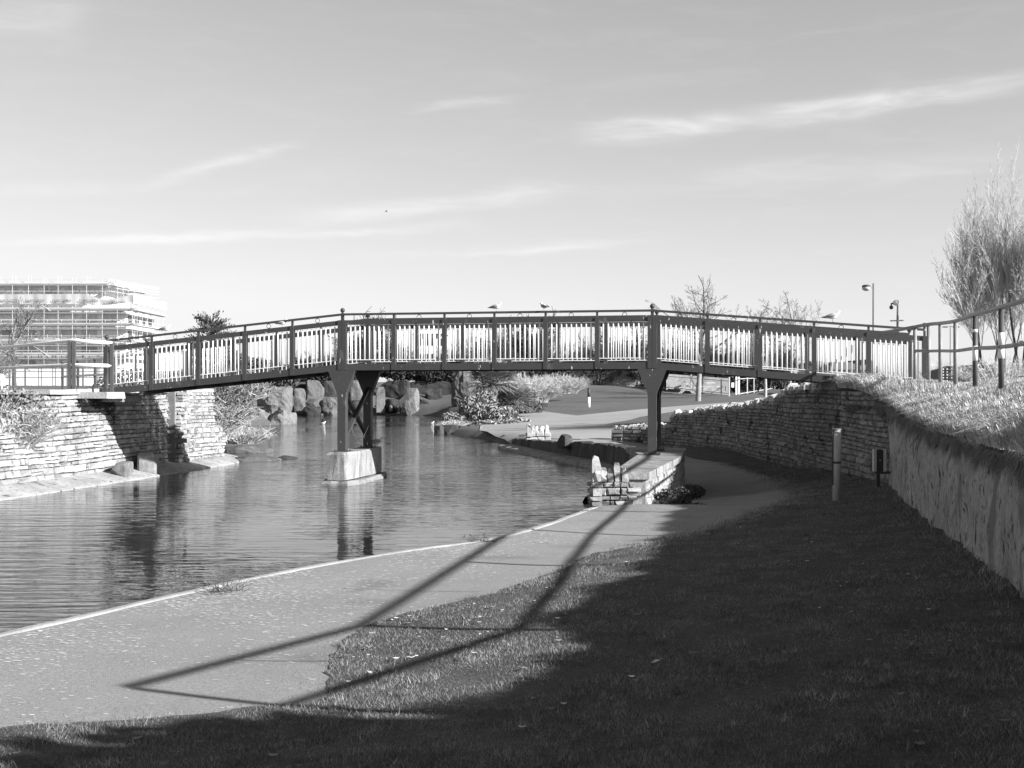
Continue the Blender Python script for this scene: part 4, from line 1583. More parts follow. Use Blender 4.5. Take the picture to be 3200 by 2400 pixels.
# roots and dead grass over the wall lip, dark to suggest shade under the overhang
m = 15000
ss = accw[-1] * (.42 + .52 * rs.uniform(0, 1, m))
ex = np.interp(ss, accw, [p[0] for p in CL2]) - .04 + rs.normal(0, .012, m)
ey = np.interp(ss, accw, [p[1] for p in CL2])
k = np.sin(ey * 3.1) + np.sin(ey * 7.7 + 1) + np.sin(ey * 17.3) > rs.uniform(-2.2, 2.4, m)
ex, ey = ex[k], ey[k]
m = len(ex)
zt_ = EYE - .545 + .20 * np.clip((ey - 15) / 7.4, 0, 1) + rs.normal(0, .02, m)
L_ = rs.uniform(.02, .16, m) * (1 + .6 * np.sin(ey * 5.3)) + .01
v = np.empty((m, 3, 3))
w_ = rs.uniform(.003, .008, m)
v[:, 0] = np.stack([ex, ey - w_, zt_], 1)
v[:, 1] = np.stack([ex, ey + w_, zt_], 1)
v[:, 2] = np.stack([ex - .035 + rs.normal(0, .012, m), ey + rs.normal(0, .05, m), zt_ - L_], 1)
struct(mesh_np('hanging_shade_roots', v.reshape(-1, 3), 3, np.arange(3 * m), 'leaf', None, np.repeat(rs.uniform(.3, 1.3, m), 3)), 'stuff')

# shade-side grass fringe at the foot of the walls
E = densify(CWALL[1:] + SWALL[::-1][1:6], .01, False)
E = [p for p in E if 6 < p[1] < 34]
x = np.array([p[0] for p in E]) - np.abs(rs.normal(0, .12, len(E))) - .02
y = np.array([p[1] for p in E]) + rs.normal(0, .05, len(E))
n = len(x)
struct(blades('grass', x, y, lowland(x, y) + EYE - .03, rs.uniform(.04, .14, n), rs.uniform(.008, .016, n), rs.uniform(.3, 1.0, n), 16, 'blade'), 'stuff')


# worn, grassy margin where the shaded path runs into the lawn
E = [p for p in densify(GEDGE, .02, False) if 15 < p[1] < 34]
E = [E[i] for i in rs.randint(0, len(E), 26000)]
x = np.array([p[0] for p in E]) + rs.normal(0, .16, len(E)) - .04
y = np.array([p[1] for p in E]) + rs.normal(0, .30, len(E))
n = len(x)
struct(blades('grass', x, y, lowland(x, y) + EYE - .003, rs.uniform(.012, .05, n), rs.uniform(.006, .013, n), rs.uniform(.3, 1.1, n), 46, 'blade'), 'stuff')
# tussocks along the crest of the bank, near and outside the right edge of the picture
n = 9000
y = rs.uniform(3.5, 12, n)
x = np.interp(y, [p[1] for p in CWALL], [p[0] for p in CWALL]) + rs.uniform(.35, 1.15, n) + .4 * (y > 9)
cl = np.sin(y * 4.3) + np.sin(y * 9.1 + 1)
struct(blades('grass', x, y, highland(x, y) + EYE - .02, rs.uniform(.05, .15, n) * (1.1 + .45 * cl), rs.uniform(.005, .010, n), rs.uniform(.2, .9, n), 47, 'blade_dry', curve=True), 'stuff')


def discs(name, pts, rmin, rmax, material, seed, flat=True, zoff=.004):
    rr = random.Random(seed)
    mb = MB()
    for (x, y, z) in pts:
        r = rr.uniform(rmin, rmax)
        k = rr.randint(5, 7)
        a0 = rr.uniform(0, 6)
        el = rr.uniform(.5, 1)
        tl = 0 if flat else rr.uniform(-.6, .6)
        vs = []
        for q in range(k):
            a = a0 + 2 * math.pi * q / k
            rad = r * rr.uniform(.6, 1.15)
            u, w = rad * math.cos(a) * (2.0 if name == 'droppings' else 1), rad * math.sin(a) * el * (.8 if name == 'droppings' else 1)
            vs.append((x + u, y + w, z + zoff + (0 if flat else abs(u * math.sin(tl)) + .01)))
        mb.add(vs, [tuple(range(k))], rr.uniform(.7, 1.15))
    o = mb.build(name, material)
    struct(o, 'stuff')
    return o


rr = random.Random(5)
pp = []
while len(pp) < 4600:
    i = rr.randrange(len(SHORE) - 1)
    a, b = SHORE[i], SHORE[i + 1]
    if not (5.5 < a[1] < 18):
        continue
    t = rr.random()
    d = rr.expovariate(.75) + .16
    if a[1] > 12:
        d *= .5
    x, y = a[0] + (b[0] - a[0]) * t + d * .9, a[1] + (b[1] - a[1]) * t - d * .4
    if noise.noise(Vector((x * .9, y * .9, 2))) + (11 - y) * .06 < rr.uniform(-.45, .55):
        continue
    if in_poly(np.array([x]), np.array([y]), PATH)[0]:
        pp.append((x, y, float(lowland(x, y)[0]) + EYE))
discs('droppings', pp, .004, .015, 'petal', 8)
pet_px = [(440, 900), (330, 925), (360, 915), (283, 947), (247, 945), (265, 943), (196, 1013), (505, 1035), (660, 1040), (680, 990), (900, 905), (830, 930), (895, 940), (950, 1003), (900, 1022), (1044, 862), (860, 820), (822, 825), (625, 835),
          (673, 820), (865, 1140), (470, 1168), (487, 1165), (455, 1172), (435, 1170), (355, 1180), (185, 1270), (190, 1275), (80, 1170), (175, 1155), (45, 1330), (1310, 908), (1400, 920), (1452, 886), (1250, 800), (1380, 762), (1330, 715), (1410, 624), (1785, 695), (1848, 545), (2030, 1200), (2040, 1195), (2020, 1208), (1655, 1338), (1440, 1480), (1170, 1630), (1880, 1300)]
pts = []
for (a, b) in pet_px:
    p = ground_hit((1067 + a / 2.0731) * D2S, (1500 + b / 2.0731) * D2S)
    pts.append((p[0], p[1], float(lowland(*p)[0]) + EYE + .012))
for (a, b) in [(835, 1040), (790, 1022), (680, 1165), (805, 1165), (1000, 1300), (1065, 1305), (1020, 1330), (1165, 1185), (1285, 1190), (1460, 1250), (1590, 1485), (880, 1475), (475, 928), (560, 585), (680, 635), (600, 632), (925, 785), (988, 835), (1130, 1360), (1150, 1055), (1090, 1500), (540, 585)]:
    p = ground_hit((2134 + a / 2.0741) * D2S, (1200 + b / 2.0741) * D2S)
    pts.append((p[0], p[1], float(lowland(*p)[0]) + EYE + .012))
discs('petals', pts, .012, .028, 'petal', 9, False)
pts = []
for k in range(170):
    Y = rr.uniform(5.2, 17)
    X = rr.uniform(-.42, .42) * Y
    if in_poly(np.array([X]), np.array([Y]), GPOLY)[0]:
        pts.append((X, Y, float(lowland(X, Y)[0]) + EYE + .012))
discs('dead_leaves', pts, .012, .035, 'dead_leaf', 10, False)

# weeds rooted in the kerb and beside the pier wall
for k, (px, py, s_, lb) in enumerate([(1045, 1170, .16, 'small weed tuft with one tall stem on the kerb mid way along the water'), (1108, 1160, .1, 'flat dark weed clump on the kerb where the first rail shadow starts'),
                                      (485, 1278, .22, 'spiky weed tuft with upright stem on the kerb by the lower water'), (1295, 1100, .14, 'leafy weed at the foot of the jagged wall stub'), (20, 1368, .10, 'dark curled weed at the water edge, nearest on the kerb')]):
    p = ground_hit(px, py)
    loc = (p[0], p[1], float(lowland(*p)[0]) + EYE)
    twig_bush('weed_tuft', lb, loc, s_ * 1.3, s_ * .8, s_ * (1.3 if k in (0, 2) else .5), 26, 40 + k, 'leaf', 'weeds on the kerb', .003, 'weed')
p = ground_hit(1432, 1082)
leafy('weed_clump', 'dark bushy weeds at the foot of the pier wall', (2.95, 22.3, .02), [(-.1, .2, .14, .22, .3, .2), (.3, 1.0, .12, .22, .5, .18), (-.25, -.2, .06, .2, .2, .1), (.75, 2.6, .08, .25, .6, .14), (.35, -.1, .04, .3, .25, .06)], 3200, .03, 3, 'leaf_dark', 1.6, 'weed', None, .3, 6, 'leaf_dark', .008)

# ================================================================== street furniture on the near lawn
p = ground_hit(1807, 1082)
Yb = p[1]
loc = Vector((p[0], p[1], float(lowland(*p)[0]) + EYE))
e = thing('bollard_light', 'tall weathered timber bollard light standing on the shaded lawn', 'bollard', loc)
Hb = (1082 - 926) / FD * Yb
mb = MB()
mb.tube([loc + Vector((0, 0, -.1)), loc + Vector((.0, 0, Hb * .5)), loc + Vector((.004, 0, Hb - .075))], [.062, .066, .07], 14, 1.0)
mb.build('post', 'wood', e)
mb = MB()
mb.tube([loc + Vector((.004, 0, Hb - .074)), loc + Vector((.004, 0, Hb - .02))], .062, 14)
mb.build('lamp_lens', 'metal_pale', e)
mb = MB()
mb.tube([loc + Vector((.004, 0, Hb - .02)), loc + Vector((.004, 0, Hb))], .072, 14)
mb.build('cap', 'metal', e)
mb = MB()
mb.bar(loc + Vector((-.074, -.03, Hb * .22)), loc + Vector((-.066, -.03, Hb + .02)), .016, .02)
mb.tube([loc + Vector((0, 0, Hb * .52)), loc + Vector((0, 0, Hb * .55))], .07, 14)
mb.build('cable_conduit', 'metal_dark', e)

p = ground_hit(1898, 1047)
loc = Vector((6.35, 21.9, float(lowland(6.35, 21.9)[0]) + EYE))
loc.x = (1899 - CX) / FD * 21.9
e = thing('cabinet_on_post', 'small slatted dark box on a T post in the wall corner', 'box', loc)
z0 = at(0, 1018, 21.9).z
z1 = at(0, 970, 21.9).z
mb = MB()
mb.box((loc.x - .02, loc.y, (loc.z - .1 + z0) / 2), (.06, .06, z0 - loc.z + .1))
mb.box((loc.x + .06, loc.y, z0 - .02), (.30, .12, .045))
mb.build('post', 'metal_dark', e)
mb = MB()
mb.box((loc.x, loc.y, (z0 + z1) / 2), (.13, .11, z1 - z0 - .02), 0, .8)
mb.build('box_body', 'metal_dark', e)
for sx in (-.09, .085):
    mb = MB()
    mb.box((loc.x + sx, loc.y - .02, (z0 + z1) / 2), (.05, .09, z1 - z0), 0, 1.0)
    mb.build('side_slat', 'metal_pale', e)
mb = MB()
mb.ball((loc.x, loc.y - .06, z0 + .2), .012, 8, 6)
mb.build('knob', 'metal_pale', e)

# ================================================================== gulls
def gull_meshes():
    b = MB()
    sp = [(-.21, .10, .006), (-.17, .105, .022), (-.12, .115, .036), (-.05, .13, .056), (.02, .142, .066), (.075, .16, .058), (.11, .19, .040), (.128, .22, .035), (.15, .238, .034), (.175, .236, .020), (.188, .232, .008)]
    b.tube([(x, 0, z) for x, z, r in sp], [r for *_, r in sp], 12, 1.0, squash=[.55, .6, .75] + [1] * 8)
    w = MB()
    ws = [(-.235, .115, .004), (-.18, .125, .016), (-.10, .14, .036), (-.02, .158, .046), (.05, .165, .036), (.085, .165, .012)]
    for sg in (-1, 1):
        w.tube([(x, sg * (.028 + r * .55), z) for x, z, r in ws], [r for *_, r in ws], 8, 1.0, squash=[1] * 6)
    tpm = MB()
    for sg in (-1, 1):
        tpm.tube([(-.265, sg * .012, .108), (-.21, sg * .02, .118), (-.15, sg * .03, .128)], [.003, .014, .02], 6)
    bk = MB()
    bk.tube([(.182, 0, .232), (.205, 0, .229), (.218, 0, .222)], [.009, .007, .002], 6)
    lg = []
    for sg in (-1, 1):
        m = MB()
        m.tube([(.01, sg * .022, .085), (.006, sg * .022, .045), (.012, sg * .022, .004)], [.006, .004, .004], 5)
        m.box((.022, sg * .022, .003), (.04, .022, .006))
        lg.append(m)
    return b, w, tpm, bk, lg


def make_gull(label, loc, legs=True):
    e = thing('gull', label, 'bird', (0, 0, 0), 'gulls on and around the bridge')
    b, w, t, k, lg = gull_meshes()
    b.build('body', 'gull_white', e)
    w.build('wing', 'gull_grey', e)
    t.build('wing_tip', 'gull_dark', e)
    k.build('beak', 'beak', e)
    if legs:
        for m in lg:
            m.build('leg', 'beak', e)
    e.location = loc
    return e


def on_rail(sx, side=0, h=1.322):
    t = tsolve(sx)
    for i in range(16):
        if TN[i] <= t <= TN[i + 1]:
            a, b = node(i, side, h), node(i + 1, side, h)
            return a.lerp(b, (t - TN[i]) / (TN[i + 1] - TN[i]))


g0 = make_gull('white gull with grey back standing on the low left end of the handrail', on_rail(517))
g0.scale = (.78,) * 3
g0.rotation_euler = (0, 0, -.2)
dup(g0, on_rail(882, 0, 1.162), -.1, .7, 'gull standing on the beam just below the handrail left of the left pier')
dup(g0, on_rail(1550), -.25, .76, 'gull with its tail to the left standing on the middle of the handrail')
dup(g0, on_rail(1700), 2.2, .74, 'round white gull facing away on the handrail left of the right pier post')
dup(g0, on_rail(2601), -.15, .92, 'large pale gull on the handrail of the right sloping span')
b5 = mid + Vector((0, 0, LEG_BASE - mid.z))
dup(g0, b5 + BN * 1.15 + BD * .2, .4, 1.0, 'white gull sitting behind the far leg on the concrete block')
# gull landing with raised wings
e = thing('gull', 'white gull raising both wings on the concrete block between the legs', 'bird', (0, 0, 0), 'gulls on and around the bridge')
b, w, t, k, lg = gull_meshes()
b.build('body', 'gull_white', e)
k.build('beak', 'beak', e)
for m in lg:
    m.build('leg', 'beak', e)
for sg in (-1, 1):
    m = MB()
    pts = [(.03, sg * .04, .18), (.02, sg * .10, .28), (-.02, sg * .16, .40), (-.08, sg * .20, .52), (-.13, sg * .22, .60)]
    m.tube(pts, [.03, .055, .055, .035, .004], 8, 1.0, squash=[.3, .18, .14, .12, .1])
    m.build('raised_wing', 'gull_white', e)
e.location = b5 + BN * .45 - BD * .05
e.rotation_euler = (0, 0, 1.9)
# swimming birds
g1 = make_gull('small gull swimming on the far water left of the left pier', (ats(1009, 1325, 76).x, 76, -.09), legs=False)
dup(g1, (ats(1352, 1323, 76).x, 76, -.09), 1.2, 1.0, 'gull swimming beside the planted point on the right shore')
e = thing('duck', 'dark duck swimming on the far water between the bridge legs', 'bird', (0, 0, 0))
b, w, t, k, lg = gull_meshes()
b.build('body', 'gull_dark', e)
w.build('wing', 'wood_dark', e)
k.build('beak', 'beak', e)
e.location = (ats(1108, 1328, 74).x, 74, -.08)
e.rotation_euler = (0, 0, 2.8)
e = thing('gull', 'tiny distant gull flying high in the open sky', 'bird', (0, 0, 0))
m = MB()
m.tube([(-.2, 0, 0), (0, 0, .02), (.2, 0, 0)], [.01, .06, .01], 6)
m.build('body', 'gull_grey', e)
for sg in (-1, 1):
    m = MB()
    m.tube([(0, 0, .02), (.03, sg * .25, .12), (-.05, sg * .55, .06)], [.06, .05, .005], 6, 1.0, squash=[.3, .2, .2])
    m.build('wing', 'gull_grey', e)
e.location = at(835, 457, 130)

# ================================================================== rock garden at the far end of the pond
def zoomd(zx, zy):      # coordinates in the 2.074x survey crop -> survey pixels
    return (553 + zx / 3.0002, 553 + zy / 3.0002)


ROCKS = [  # x0,y0,x1,y1 (crop), depth, thickness, seed, material, boxiness, name, label
    (230, 805, 330, 985, 105.5, 1.5, 51, 'rock_dark', 8, 'quarry_block', 'dark upright block at the left end of the rock garden backdrop'),
    (318, 805, 442, 930, 104.6, 1.4, 52, 'rock', 9, 'quarry_block', 'broad sunlit block high in the rock garden left of the near bridge leg'),
    (438, 808, 540, 925, 105.4, 1.4, 53, 'rock_dark', 9, 'quarry_block', 'dark recessed block just left of the near bridge leg'),
    (604, 806, 705, 1000, 105, 1.4, 54, 'rock', 9, 'quarry_block', 'tall pale slab framed by the X brace of the left pier'),
    (790, 805, 1000, 1000, 106, 1.6, 55, 'rock_dark', 10, 'quarry_block', 'wide dark slab right of the left pier with a pale stain at its top'),
    (990, 812, 1300, 1000, 107, 1.5, 56, 'rock_dark', 10, 'quarry_block', 'very wide dark slab shaded by shrubs at the back of the rock garden'),
    (240, 858, 314, 1010, 101.5, 1.0, 57, 'rock', 8, 'standing_stone', 'narrow upright stone at the water by the left boulders'),
    (300, 928, 440, 985, 102.2, 1.0, 58, 'rock', 9, 'quarry_block', 'low long ledge block beneath the broad sunlit block'),
    (412, 915, 532, 1010, 102.0, 1.2, 59, 'rock', 3, 'boulder', 'pyramid shaped boulder left of the near bridge leg'),
    (296, 972, 412, 1040, 100.6, .9, 60, 'rock_dark', 5, 'boulder', 'low wedge boulder at the waterline below the ledge block'),
    (438, 978, 532, 1040, 100.4, .9, 61, 'rock', 4, 'boulder', 'pale rounded boulder at the waterline beside the near bridge leg'),
    (592, 935, 712, 1040, 101.5, 1.2, 62, 'rock_dark', 3, 'boulder', 'leaning boulder in the gap between the two left pier legs'),
    (770, 848, 828, 1002, 102.5, .9, 63, 'rock_light', 10, 'standing_stone', 'bright upright stone just right of the far pier leg'),
    (822, 928, 932, 1000, 103.2, .8, 64, 'rock_dark', 4, 'boulder', 'hollow topped dark slab between the two bright standing stones'),
    (984, 855, 1056, 1030, 101.2, .9, 65, 'rock_light', 8, 'standing_stone', 'brightest tallest standing stone right of the pier with rounded top'),
    (946, 930, 1012, 1036, 100.8, 1.0, 66, 'rock', 3, 'boulder', 'sloping boulder leaning on the tallest standing stone'),
    (862, 968, 886, 990, 101.5, .5, 67, 'rock_light', 3, 'boulder', 'small bright stone on the mud left of the tallest standing stone'),
    (920, 972, 938, 992, 101.3, .5, 68, 'rock_light', 3, 'boulder', 'tiny bright stone nearest the tallest standing stone'),
    (1092, 862, 1200, 985, 104.5, 1.2, 69, 'rock_dark', 5, 'boulder', 'dark mottled boulder between the standing stones and the pointed rock'),
    (1262, 735, 1425, 1005, 96, 2.2, 70, 'rock', 2.2, 'boulder', 'tall pointed pale boulder beside the palm'),
    (-10, 852, 215, 1010, 77, 2.0, 71, 'rock_light', 3.2, 'boulder', 'large cracked sunlit boulder on top of the left shore outcrop'),
    (-70, 990, 78, 1092, 75.2, 1.6, 72, 'rock_light', 4, 'boulder', 'low pale boulder at the left end of the shore outcrop'),
    (70, 985, 242, 1096, 75.0, 1.8, 73, 'rock_light', 6, 'boulder', 'squared pale boulder at the right end of the shore outcrop'),
    (60, 842, 232, 905, 78.5, 1.6, 74, 'rock_light', 3, 'boulder', 'flat topped boulder at the back of the left shore outcrop'),
    (-200, 990, -60, 1090, 74.0, 1.8, 75, 'rock', 3, 'boulder', 'shrub covered boulder behind the lower limestone wall'),
]
for (a, b, c, d, Y, th, sd, mt, bx, nm, lb) in ROCKS:
    p0, p1 = zoomd(a, b), zoomd(c, d)
    A, B = at(p0[0], p0[1], Y), at(p1[0], p1[1], Y)
    mb = MB()
    H = A.z - B.z + .25
    rock_mesh(mb, ((A.x + B.x) / 2, Y + th / 2, A.z - H / 2), (B.x - A.x, th, H), sd, ((sd * 37) % 11 - 5) * .05, bx * 1.7 if bx > 4 else bx, .10 if bx > 6 else .18, 9, 1.0, 4 if bx > 6 else 8, 2.2)
    tag(mb.build(nm, mt), lb, 'rock', 'rocks of the rock garden')

# planted point: low stone edging, palms, shrubs, lectern
mb = MB()
for k in range(7):
    q = at(948 + k * 17 + R.uniform(-3, 3), 930, 59.5 + k * .35)
    rock_mesh(mb, (q.x, q.y + .2, .12), (.5, .6, .55 + R.uniform(-.08, .08)), 90 + k, R.uniform(0, 1), 5, .1, 3, R.uniform(.8, 1.2), 3)
tag(mb.build('stone_edging', 'rock_dark'), 'row of dark edging stones at the tip of the planted point', 'edging')


def palm(name, label, loc, trunk_h, n, L, seed, lean=(0, 0)):
    rr = random.Random(seed)
    e = thing(name, label, 'palm', loc)
    mb = MB()
    top = Vector(loc) + Vector((lean[0], lean[1], trunk_h))
    mb.tube([Vector(loc) - Vector((0, 0, .1)), Vector(loc).lerp(top, .5), top], [.11, .09, .10], 8)
    mb.build('trunk', 'bark', e)
    mb = MB()
    for i in range(n):
        a = rr.uniform(0, 2 * math.pi)
        elv = rr.uniform(-.35, 1.3)
        d = Vector((math.cos(a) * math.cos(elv), math.sin(a) * math.cos(elv), math.sin(elv)))
        stem = top + d * L * .45 - Vector((0, 0, .05))
        mb.tube([top, stem], [.014, .009], 4, cap=False)
        side = d.cross(Vector((0, 0, 1))).normalized()
        upv = side.cross(d).normalized()
        for j in range(13):
            f = (j - 6) / 6 * 1.25
            ld = (d * math.cos(f) + side * math.sin(f) + upv * rr.uniform(-.08, .12)).normalized()
            LL = L * .62 * rr.uniform(.85, 1.1)
            tip = stem + ld * LL - Vector((0, 0, LL * .18))
            w = ld.cross(upv).normalized() * .034
            m_ = stem + ld * LL * .5
            mb.add([stem, m_ + w, tip, m_ - w], [(0, 1, 2, 3)], rr.uniform(.6, 1.6))
    mb.build('crown', 'palm', e)
    return e


q = at(1062, 905, 66)
palm('fan_palm', 'fan palm with spiky fronds on the planted point under the bridge', (q.x, 66, .35), 2.1, 84, 1.75, 3)
q = at(1112, 905, 67)
palm('fan_palm', 'low fan palm with drooping fronds beside the wooden steps', (q.x, 67, .4), .9, 60, 1.4, 4)
q = at(1030, 900, 64.5)
leafy('shrub', 'pale grey leaved shrub between the lectern sign and the fan palm', (q.x, 64.5, .3), [(0, 0, .8, .95, .6, .75), (.5, .1, 1.3, .6, .4, .5), (-.4, 0, .4, .7, .5, .4), (.9, -.3, .5, .6, .4, .5), (1.5, .3, .5, .7, .5, .45)], 5200, .09, 7, 'leaf_pale', 2.6, up=.4)
q = at(975, 910, 63)
leafy('shrub', 'small bright leaved shrub behind the lectern sign', (q.x, 63.5, .25), [(0, 0, .35, .55, .4, .38)], 900, .09, 8, 'leaf_pale', 2.2)
q = at(1095, 890, 69)
leafy('shrub', 'dark green shrub behind the fan palms on the planted point', (q.x, 70, .4), [(0, 0, .7, 1.3, .8, .8), (1.2, .2, .6, .9, .7, .6), (-1.2, .2, .9, .9, .7, .8)], 3400, .11, 27, 'leaf', 2.4, up=.2)
q = at(1085, 920, 62)
leafy('shrub', 'low spreading ground cover shrub on the planted point', (q.x, 62, .25), [(0, 0, .15, 1.0, .8, .22), (-.9, 0, .15, .7, .6, .2), (.8, .6, .2, .7, .6, .28)], 2600, .09, 9, 'leaf_pale', 2.0)
q = at(1150, 860, 80)
twig_bush('grass_shrub', 'large pale feathery grass bush on the bank beneath the bridge', (q.x - .4, 80, 1.35), 2.6, 1.4, 2.3, 700, 10, 'blade_dry', None, .012, 'shrub')
q = at(1210, 850, 88)
twig_bush('grass_shrub', 'second feathery bush nearer the white stone wall', (q.x, 90, 1.9), 2.4, 1.4, 1.9, 500, 11, 'twig_pale', None, .012, 'shrub')
q = at(1222, 830, 100)
leafy('shrub', 'dark evergreen shrub against the left end of the white stone wall', (q.x, 108, 2.4), [(0, 0, 1.0, .7, .6, 1.1)], 1500, .16, 12, 'leaf_dark')
for k, (dx, dy, Y, lb) in enumerate([(668, 872, 103.5, 'small dark shrub tucked between the blocks left of the near leg'), (745, 878, 103.8, 'dark ferny shrub between the pier legs at the foot of the pale slab'), (905, 868, 103, 'dark low shrub in front of the widest dark slab'), (842, 880, 103.2, 'dark fern beside the two small bright stones')]):
    q = at(dx, dy, Y)
    leafy('shrub', lb, (q.x, Y, q.z - .5), [(0, 0, .35, .6, .4, .4), (.5, 0, .25, .4, .4, .3)], 700, .10, 60 + k, 'leaf_dark', 2.0)
for k, (dx, dy, Y, s_, lb) in enumerate([(700, 812, 108, 1.0, 'dark shrub above the left half of the rock garden'), (900, 806, 109, 1.2, 'spreading dark evergreen over the wide dark slab'), (975, 812, 108, 1.1, 'dark overhanging evergreen left of the pointed boulder'), (640, 806, 106, .8, 'low mixed shrub behind the narrow upright stone'), (840, 800, 110, .9, 'dark shrub just right of the far pier leg top')]):
    q = at(dx, dy, Y)
    leafy('shrub', lb, (q.x, Y, q.z - .9), [(0, 0, 1.0, 1.7 * s_, 1, .8), (1.2 * s_, .2, 1.2, 1.3 * s_, 1, .7), (-1.3 * s_, -.2, .9, 1.2, 1, .7)], 3200, .15, 20 + k, 'leaf_dark', 1.8)

q = at(1000, 914, 66)
e = thing('lectern_sign', 'dark lectern information board on a double post at the planted point', 'sign', (q.x, 66, .3))
q0 = Vector((q.x, 66, .28))
mb = MB()
for sx in (-.06, .1):
    mb.box((q0.x + sx, q0.y, q0.z + .6), (.10, .10, 1.3))
mb.build('post', 'wood_dark', e)
mb = MB()
mb.bar(q0 + Vector((-.36, 0, 1.52)), q0 + Vector((.62, 0, .98)), .8, .07)
mb.build('board', 'wood_dark', e)

q = ground_hit(1272, 890)
z = float(parkland(q[0], 74)[0]) + EYE
X = (1272 - CX) / FD * 74
e = thing('marker_post', 'slim marker post, white below and dark above, on the far lawn', 'post', (X, 74, z))
mb = MB()
mb.tube([(X, 74, z - .1), (X, 74, z + .62)], .085, 8)
mb.build('lower_post', 'rail_white', e)
mb = MB()
mb.tube([(X, 74, z + .62), (X, 74, z + 1.18)], .085, 8)
mb.build('upper_post', 'metal_dark', e)
for k, (dx, dy, w) in enumerate([(1148, 876, 70), (1137, 881, 66), (1126, 887, 50)]):
    Y = 73.5 - k * 1.2
    q = at(dx, dy, Y)
    mb = MB()
    mb.box((q.x, Y, q.z), (w / FD * Y, .5, .24), 0, 1, .02)
    tag(mb.build('sleeper_step', 'wood_dark'), ['highest wooden sleeper step on the grassy bank', 'middle wooden sleeper step on the grassy bank', 'lowest shortest wooden sleeper step by the palm'][k], 'step', 'sleeper steps on the bank')
q = at(1118, 872, 74)
mb = MB()
rock_mesh(mb, (q.x, 74, q.z), (.9, .8, 1.0), 77, .3, 3, .15, 5)
tag(mb.build('boulder', 'rock'), 'boulder beside the sleeper steps', 'rock')

# ================================================================== left bank planting
twig_bush('shrub', 'pale twiggy shrub spilling over the stepped wall at the left edge', (-11.35, 26.3, .95), 1.7, 1.1, 1.35, 520, 60, 'twig_pale', None, .007, 'shrub', 'leaf_pale', 3600, .04)
twig_bush('shrub', 'low dark creeping shrub on the lowest wall step at the left edge', (-11.3, 24.6, .75), 1.0, .6, .5, 160, 61, 'twig', None, .006, 'shrub', 'leaf_dark', 1800, .045)
twig_bush('shrub', 'grey twiggy shrub on the bank behind the square stone buttress', (-10.6, 41.5, .5), 1.7, 1.6, 2.1, 520, 62, 'twig_pale', None, .008, 'shrub', 'leaf', 4200, .06)
twig_bush('shrub', 'dry grass clump on the shore just beyond the square wall corner', (-9.9, 44.5, .25), 1.3, 1.2, .9, 300, 68, 'blade_dry', None, .009, 'shrub')
twig_bush('shrub', 'rough weedy clump on the slope between the wall corner and the outcrop', (-11.8, 49.5, .7), 1.6, 1.6, 1.2, 340, 69, 'twig_pale', None, .010, 'shrub', 'leaf', 1800, .07)
twig_bush('shrub', 'low dry grass clump at the waterline before the shore outcrop', (-13.2, 55, .3), 1.4, 1.6, .8, 260, 70, 'blade_dry', None, .010, 'shrub')
twig_bush('shrub', 'dry grass clump at the water edge of the planted point', (-3.0, 61.2, .2), .9, .8, .6, 260, 72, 'blade_dry', None, .009, 'shrub')
leafy('shrub', 'low dark ground cover on the planted point behind the edging stones', (-2.6, 63, .15), [(0, 0, .15, .8, .7, .22), (.9, .2, .15, .7, .6, .2)], 1600, .08, 73, 'leaf', 2.0)
twig_bush('shrub', 'dry grassy shrub above the left shore outcrop', (-16.2, 66, 1.3), 3.2, 2.2, 2.2, 520, 63, 'twig_pale', None, .014, 'shrub', 'leaf', 3000, .10)
twig_bush('shrub', 'rough undergrowth on the slope left of the shore outcrop', (-17.5, 58, 1.2), 2.6, 2.4, 2.0, 420, 64, 'twig', None, .013, 'shrub', 'leaf', 3000, .09)
leafy('shrub', 'dark creeping plant hanging from the abutment coping', (-9.95, 29.2, 1.72), [(.02, 0, .12, .10, .5, .12), (.05, .7, .05, .09, .35, .22), (.05, .85, -.25, .08, .16, .25), (.03, -.8, .2, .1, .3, .07)], 900, .04, 33, 'leaf_dark', 1.5, 'creeper', None, 0, 2, 'bark', .008)

# ================================================================== trees
bare_tree('bare_tree', 'spreading leafless tree with pale trunk rising right of the right pier', ((1508 - CX) / FD * 80, 80, EYE - .95), 12.2, SPREAD, 101, .19, 1, 'bark_pale', 'twig', None, 0, .46)
bare_tree('bare_tree', 'smaller leafless tree with thin pale trunk above the right span', ((1653 - CX) / FD * 86, 86, EYE - .75), 8.4, SPREAD, 103, .13, 1, 'bark_pale', 'twig', None, 0, .45)
bare_tree('bare_tree', 'leafless tree with a slim pale stem behind the shaded wall top', ((1706 - CX) / FD * 92, 92, EYE - .6), 11.4, SPREAD, 105, .13, 1, 'bark_pale', 'twig', None, 0, .45)
t1 = bare_tree('bare_tree', 'bushy leafless tree whose round crown tops the rail right of the left pier', ((800 - CX) / FD * 118, 118, EYE + .3), 9.8, THICK, 111, .16, 4, 'twig_far', 'twig_far', 'leafless thicket behind the bridge', .3, .40)
t2 = bare_tree('bare_tree', 'leafless tree with a low dome crown behind the gulls on the middle rail', ((1140 - CX) / FD * 120, 120, EYE + .3), 9.6, THICK, 112, .16, 4, 'twig_far', 'twig_far', 'leafless thicket behind the bridge', .32, .40)
t3 = bare_tree('bare_tree', 'leafless thorny tree seen through the balusters left of the right pier', ((1345 - CX) / FD * 114, 114, EYE + .3), 7.0, THICK, 113, .14, 4, 'twig_far', 'twig_far', 'leafless thicket behind the bridge', .34, .42)
